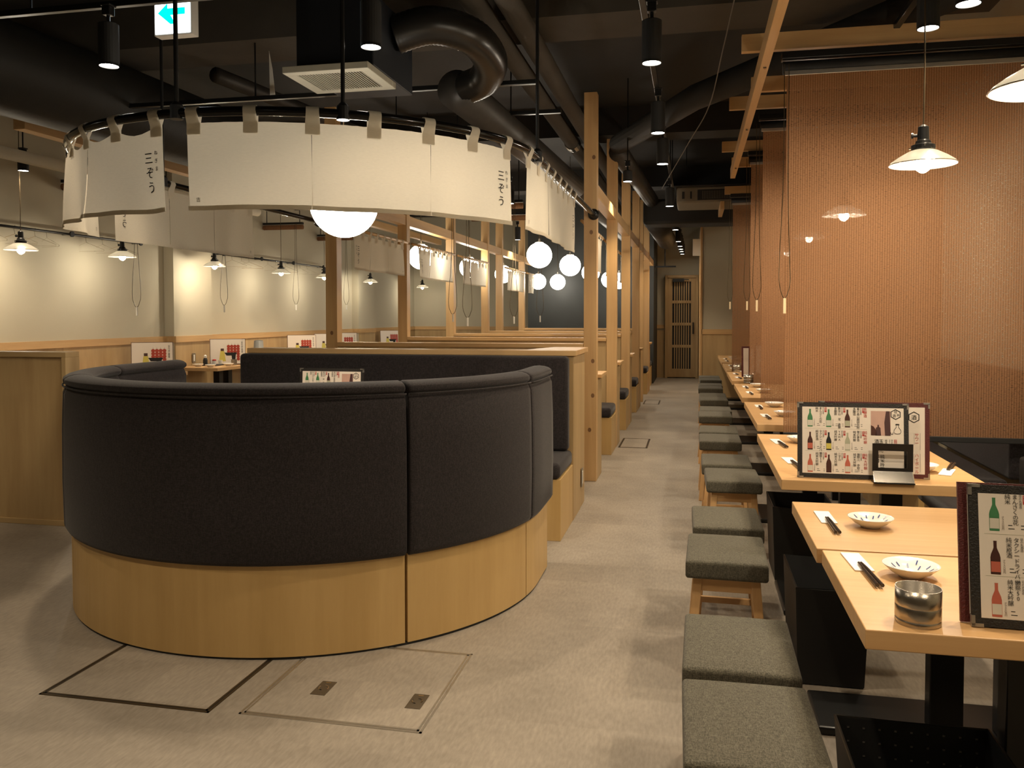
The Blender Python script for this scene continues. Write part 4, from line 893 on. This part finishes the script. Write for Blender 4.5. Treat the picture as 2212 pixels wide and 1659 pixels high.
BL = [(.505, 5.0, 2.698, .675, .500, 1.40), (.508, 6.70, 2.745, .66, .470, 1.42), (.53, 8.40, 2.79, .67, .50, 1.44), (.437, 10.05, 2.62, .67, .41, 1.46)]
for i, (x0, y, zt, zb, cx_, cz_) in enumerate(BL):
    blind('brown translucent roller blind lowered beside the right tables, %s' % ('nearest the camera' if i == 0 else ORD[i]+' from the camera'), x0, 1.78, y, zt, zb, cx_, cz_)
# timber grid above
t = thing('timber_rail', 'long pine ceiling batten with bolts running over the right tables', 'beam', (.405, 6, 2.8))
G(t.location).box(.36, .408, 1.2, 8.95, 2.75, 2.85).out('batten', M['pine_y'], t, bevel=.002)
for y in (4.98, 6.6, 8.3): G(t.location).cyl((.384, y, 2.738), (.384, y, 2.752), .010, 6).out('bolt', M['chrome'], t)
for i, (y, lb) in enumerate(((5.05, 'pine cross batten above the nearest brown blind'), (5.95, 'pine cross batten between the first two brown blinds'), (6.75, 'pine cross batten above the second brown blind'), (8.45, 'pine cross batten above the third brown blind'), (8.9, 'pine cross batten behind the third brown blind'), (10.85, 'last pine cross batten near the air conditioner'))):
    g = G((1, y, 2.9)); zo = .075 if i in (2, 3) else 0; g.box(.26 if i in (0, 2, 3) else .37, 1.79, y-.03, y+.015, 2.852+zo, 2.95+zo)
    tag(g.out('cross_batten', M['pine_x'], bevel=.002), lb, 'batten')
tag(G((.3, 11, 2.75)).box(.32, .37, 10.9, 11.8, 2.68, 2.778).out('short_batten', M['pine_y'], bevel=.002), 'short pine batten end below the air conditioner', 'batten')
# banquette on the right
for i, (y0, y1) in enumerate(((1.0, 4.94), (5.06, 6.64), (6.76, 8.34), (8.46, 9.99), (10.11, 13.9))):
    t = thing('banquette', 'dark banquette along the right wall, %s' % ('nearest the camera' if i == 0 else ORD[i]+' section'), 'bench', (1.5, (y0+y1)/2, 0)); L_ = t.location
    G(L_).box(1.24, 1.78, y0, y1, 0, .34).out('plinth', M['base'], t); G(L_).box(1.20, 1.70, y0+.004, y1-.004, .342, .44).out('seat_cushion', M['sofa'], t, bevel=.025, seg=3, smooth=True)
    G(L_).box(1.70, 1.795, y0+.004, y1-.004, .442, 1.045 if i else .60).out('back_cushion', M['sofa'] if i else M['matte'], t, bevel=.02, seg=3, smooth=True)  # nearest back is matte black: its shade is put into the colour

# ------------------------------------------------------------------ left room
lt = None
LTY = [(5.7, 6.9), (7.30, 8.53), (9.97, 11.05), (11.5, 12.6), (13.1, 14.2), (15.8, 16.9)]
for i, (y0, y1) in enumerate(((5.9, 7.05), (7.35, 8.53), (9.14, 9.80), (9.97, 11.05), (11.5, 12.6), (13.1, 14.2), (15.8, 16.9))):
    t = thing('wall_table', 'oak table against the left wall, %s' % ('nearest the camera' if i == 0 else ORD[i]+' from the camera'), 'table', (-5.95, (y0+y1)/2, 0)); L_ = t.location
    G(L_).box(-6.28 if i != 2 else -6.14, -5.60, y0, y1, .68, .72).out('tabletop', M['oak_y'], t, bevel=.002)
    for y in (y0+.2, y1-.25): G(L_).box(-5.78, -5.70, y, y+.09, .012, .68).out('leg', M['bmetal'], t, bevel=.003); G(L_).box(-5.98, -5.55, y-.12, y+.2, 0, .012).out('foot_plate', M['bmetal'], t)
for i, (y0, y1) in enumerate(((8.65, 9.05), (11.1, 11.45), (12.7, 13.05))):
    bench(-6.26, -5.0, y0, y1, 0, 'dark bench between the wall tables in the left room, %s' % ('nearest' if i == 0 else ORD[i]), .36)
t = thing('condiment_tray', 'dark tray of condiments on the wall table by the second food menu', 'tray', (-5.98, 9.62, .72))
G().box(-.14, .14, -.12, .12, 0, .012).out('tray', M['matte'], t, bevel=.003)
def small(name, lb, cat, x, y, parts, z=.732):
    t = thing(name, lb, cat, (x, y, z))
    for n, pr, m in parts: G().lathe(pr, n=18).out(n, m, t, smooth=False)
    return t
small('soy_bottle', 'dark soy sauce bottle with pale cap on the condiment tray', 'bottle', -6.02, 9.55, [('bottle', [(.028, 0), (.028, .06), (.018, .085)], M['matte']), ('cap', [(.018, .086), (.02, .11), (.006, .125)], M['white'])])
small('sauce_pot', 'small clear pot with red lid on the condiment tray', 'pot', -5.95, 9.64, [('pot', [(.022, 0), (.024, .045)], M['china']), ('lid', [(.025, .046), (.025, .06), (.006, .066)], M['red'])])
small('sauce_pot', 'small white pot at the right of the condiment tray', 'pot', -5.90, 9.70, [('pot', [(.022, 0), (.026, .05)], M['china'])])
small('steel_cup', 'steel cup beside the second food menu', 'cup', -5.72, 9.72, [('cup', [(.036, 0), (.036, .075)], M['steel'])], .72)
small('steel_cup', 'steel cup at the end of the nearer wall table', 'cup', -5.66, 8.35, [('cup', [(.045, 0), (.045, .08)], M['steel'])], .72)
small('white_bowl', 'upturned white cup with a printed roof mark behind the sofa top', 'cup', -6.05, 7.95, [('cup', [(.055, 0), (.05, .05), (.03, .06)], M['china'])], .72)
small('white_bowl', 'small white cup beside the upturned white cup', 'cup', -6.0, 8.12, [('cup', [(.04, 0), (.035, .045), (.02, .05)], M['china'])], .72)
small('white_cup', 'grey white cup standing on the booth wall cap at left', 'cup', -3.06, 6.30, [('cup', [(.035, 0), (.032, .05), (.02, .055)], M['china'])], 1.12)
bpy.data.objects[[o.name for o in COL.objects if o.name.startswith('white_cup')][0]].location = (-3.05, 5.515, 1.12)
for i, (x, y) in enumerate(((-5.78, 9.28), (-6.0, 9.36), (-5.70, 9.55), (-5.75, 8.05), (-5.8, 10.3), (-5.8, 11.8))): dup(ds, (x, y, .72), i, 'small pale dish on the left wall tables, %s' % ('nearest-left corner of the middle table' if i == 0 else ['', 'rear of the middle table', 'right side of the middle table', 'on the nearer table', 'on the fourth table', 'on the fifth table'][i]))
# coat rails and hangers
def coat_rail(lb, y0, y1, br):
    t = thing('coat_rail', lb, 'coat rail', (-6.22, y0, 2.18)); L_ = t.location
    G(L_).cyl((-6.22, y0, 2.18), (-6.22, y1, 2.18), .013, 10).out('rail', M['bmetal'], t, smooth=True)
    for y in br: G(L_).cyl((-6.298, y, 2.18), (-6.18, y, 2.18), .010, 8).cyl((-6.19, y, 2.18), (-6.175, y, 2.18), .030, 16).out('bracket', M['bmetal'], t)
coat_rail('black coat rail high on the near part of the left wall', 5.2, 8.60, (5.6, 7.45, 8.54))
coat_rail('black coat rail high on the farther part of the left wall', 10.25, 13.5, (10.28, 11.3, 12.3, 13.4))
h = thing('wire_hanger', '', 'coat hanger')
G().tube(smoothpath([(0, .0, .0), (.012, 0, .018), (0, 0, .032), (-.016, 0, .018), (-.006, 0, -.004), (0, 0, -.045)], 4), .0016, 5).out('hook', M['chrome'], h)
G().tube([(0, 0, -.045), (.20, 0, -.125), (.195, 0, -.138), (-.195, 0, -.138), (-.20, 0, -.125)], .0018, 5, closed=True).out('wire_frame', M['chrome'], h)
hy = [5.7, 5.95, 6.3, 6.5, 6.75, 7.0, 7.15, 7.7, 7.95, 8.2, 10.55, 10.8, 11.0, 11.55, 11.8, 12.1, 12.6, 12.85]
for i, y in enumerate(hy):
    lb = 'thin wire hanger on the left coat rails, counting from the camera %s' % (['number one', 'two', 'three', 'four', 'five', 'six', 'seven', 'eight', 'nine', 'ten', 'eleven', 'twelve', 'thirteen', 'fourteen', 'fifteen', 'sixteen', 'seventeen', 'eighteen'][i])
    lb = 'thin wire coat hanger on the %s left wall rail' % ('nearer' if i < 10 else 'farther')
    gp = 'wire hangers on the %s coat rail' % ('nearer' if i < 10 else 'farther')
    if i == 0: h.location = (-6.22, y, 2.163); h.rotation_euler.z = .35; h['label'] = lb; h['group'] = gp
    else: dup(h, (-6.22, y, 2.163), random.uniform(-.6, .6), lb, gp)
# rolled-up blinds and timber in the left room
tag(G((-4.9, 6, 2.8)).box(-4.97, -4.87, 5.4, 16, 2.74, 2.84).out('timber_rail', M['pine_y'], bevel=.002), 'long pine ceiling batten over the left room', 'beam')
tag(G((-5.6, 6, 2.6)).cyl((-5.25, 5.2, 2.62), (-5.25, 9.5, 2.62), .05, 16).out('cloth_roll', M['noren'], smooth=True), 'pale rolled cloth tube under the ceiling at the upper left edge', 'roll')
for i, (x, y, z0, xr0, xr1) in enumerate(((-5.42, 7.45, 1.40, -6.28, -5.36), (-5.45, 9.1, 1.44, -6.28, -5.38), (-5.75, 11.55, 1.48, -6.28, -5.65), (-5.75, 13.4, 1.50, -6.28, -5.65), (-2.16, 8.0, 1.295, -2.95, -2.1), (-2.1, 9.9, 1.30, -2.95, -2.0), (-2.0, 11.1, 1.31, -2.95, -1.9), (-2.6, 9.0, 1.33, -2.95, -2.5))):
    t = thing('rolled_blind', 'rolled-up blind with hanging pull cord, %s' % ['nearest along the left wall', 'second along the left wall', 'third along the left wall', 'fourth along the left wall', 'nearest over the middle booths with white cord weight', 'second over the middle booths', 'third over the middle booths', 'leftmost over the middle booths'][i], 'blind', (x, y, 2.6)); L_ = t.location
    G(L_).cyl((xr0+.05, y, 2.73), (xr0+.05, y, CEIL), .006, 6).cyl((xr1-.05, y, 2.73), (xr1-.05, y, CEIL), .006, 6).out('hanging_rod', M['bmetal'], t); G(L_).cyl((xr0, y, 2.66), (xr1, y, 2.66), .035, 14).out('roll', M['blind'], t, smooth=True); G(L_).box(xr0, xr1, y-.03, y+.03, 2.70, 2.73).out('headrail', M['bmetal'], t)
    pts = smoothpath([(x-.01, y-.04, 2.7), (x-.013, y-.04, z0+.7), (x-.05, y-.04, z0+.2), (x-.03, y-.04, z0+.07), (x, y-.04, z0+.035), (x+.03, y-.04, z0+.08), (x+.045, y-.04, z0+.2), (x+.015, y-.04, z0+.7), (x+.01, y-.04, 2.7)], 6)
    G(L_).tube(pts, .003, 5).out('pull_cord', M['bronze'], t); G(L_).box(x-.008, x+.008, y-.046, y-.034, z0-.05, z0+.036).out('cord_weight', M['white'], t, bevel=.002)
print('OBJECTS', len(bpy.data.objects))
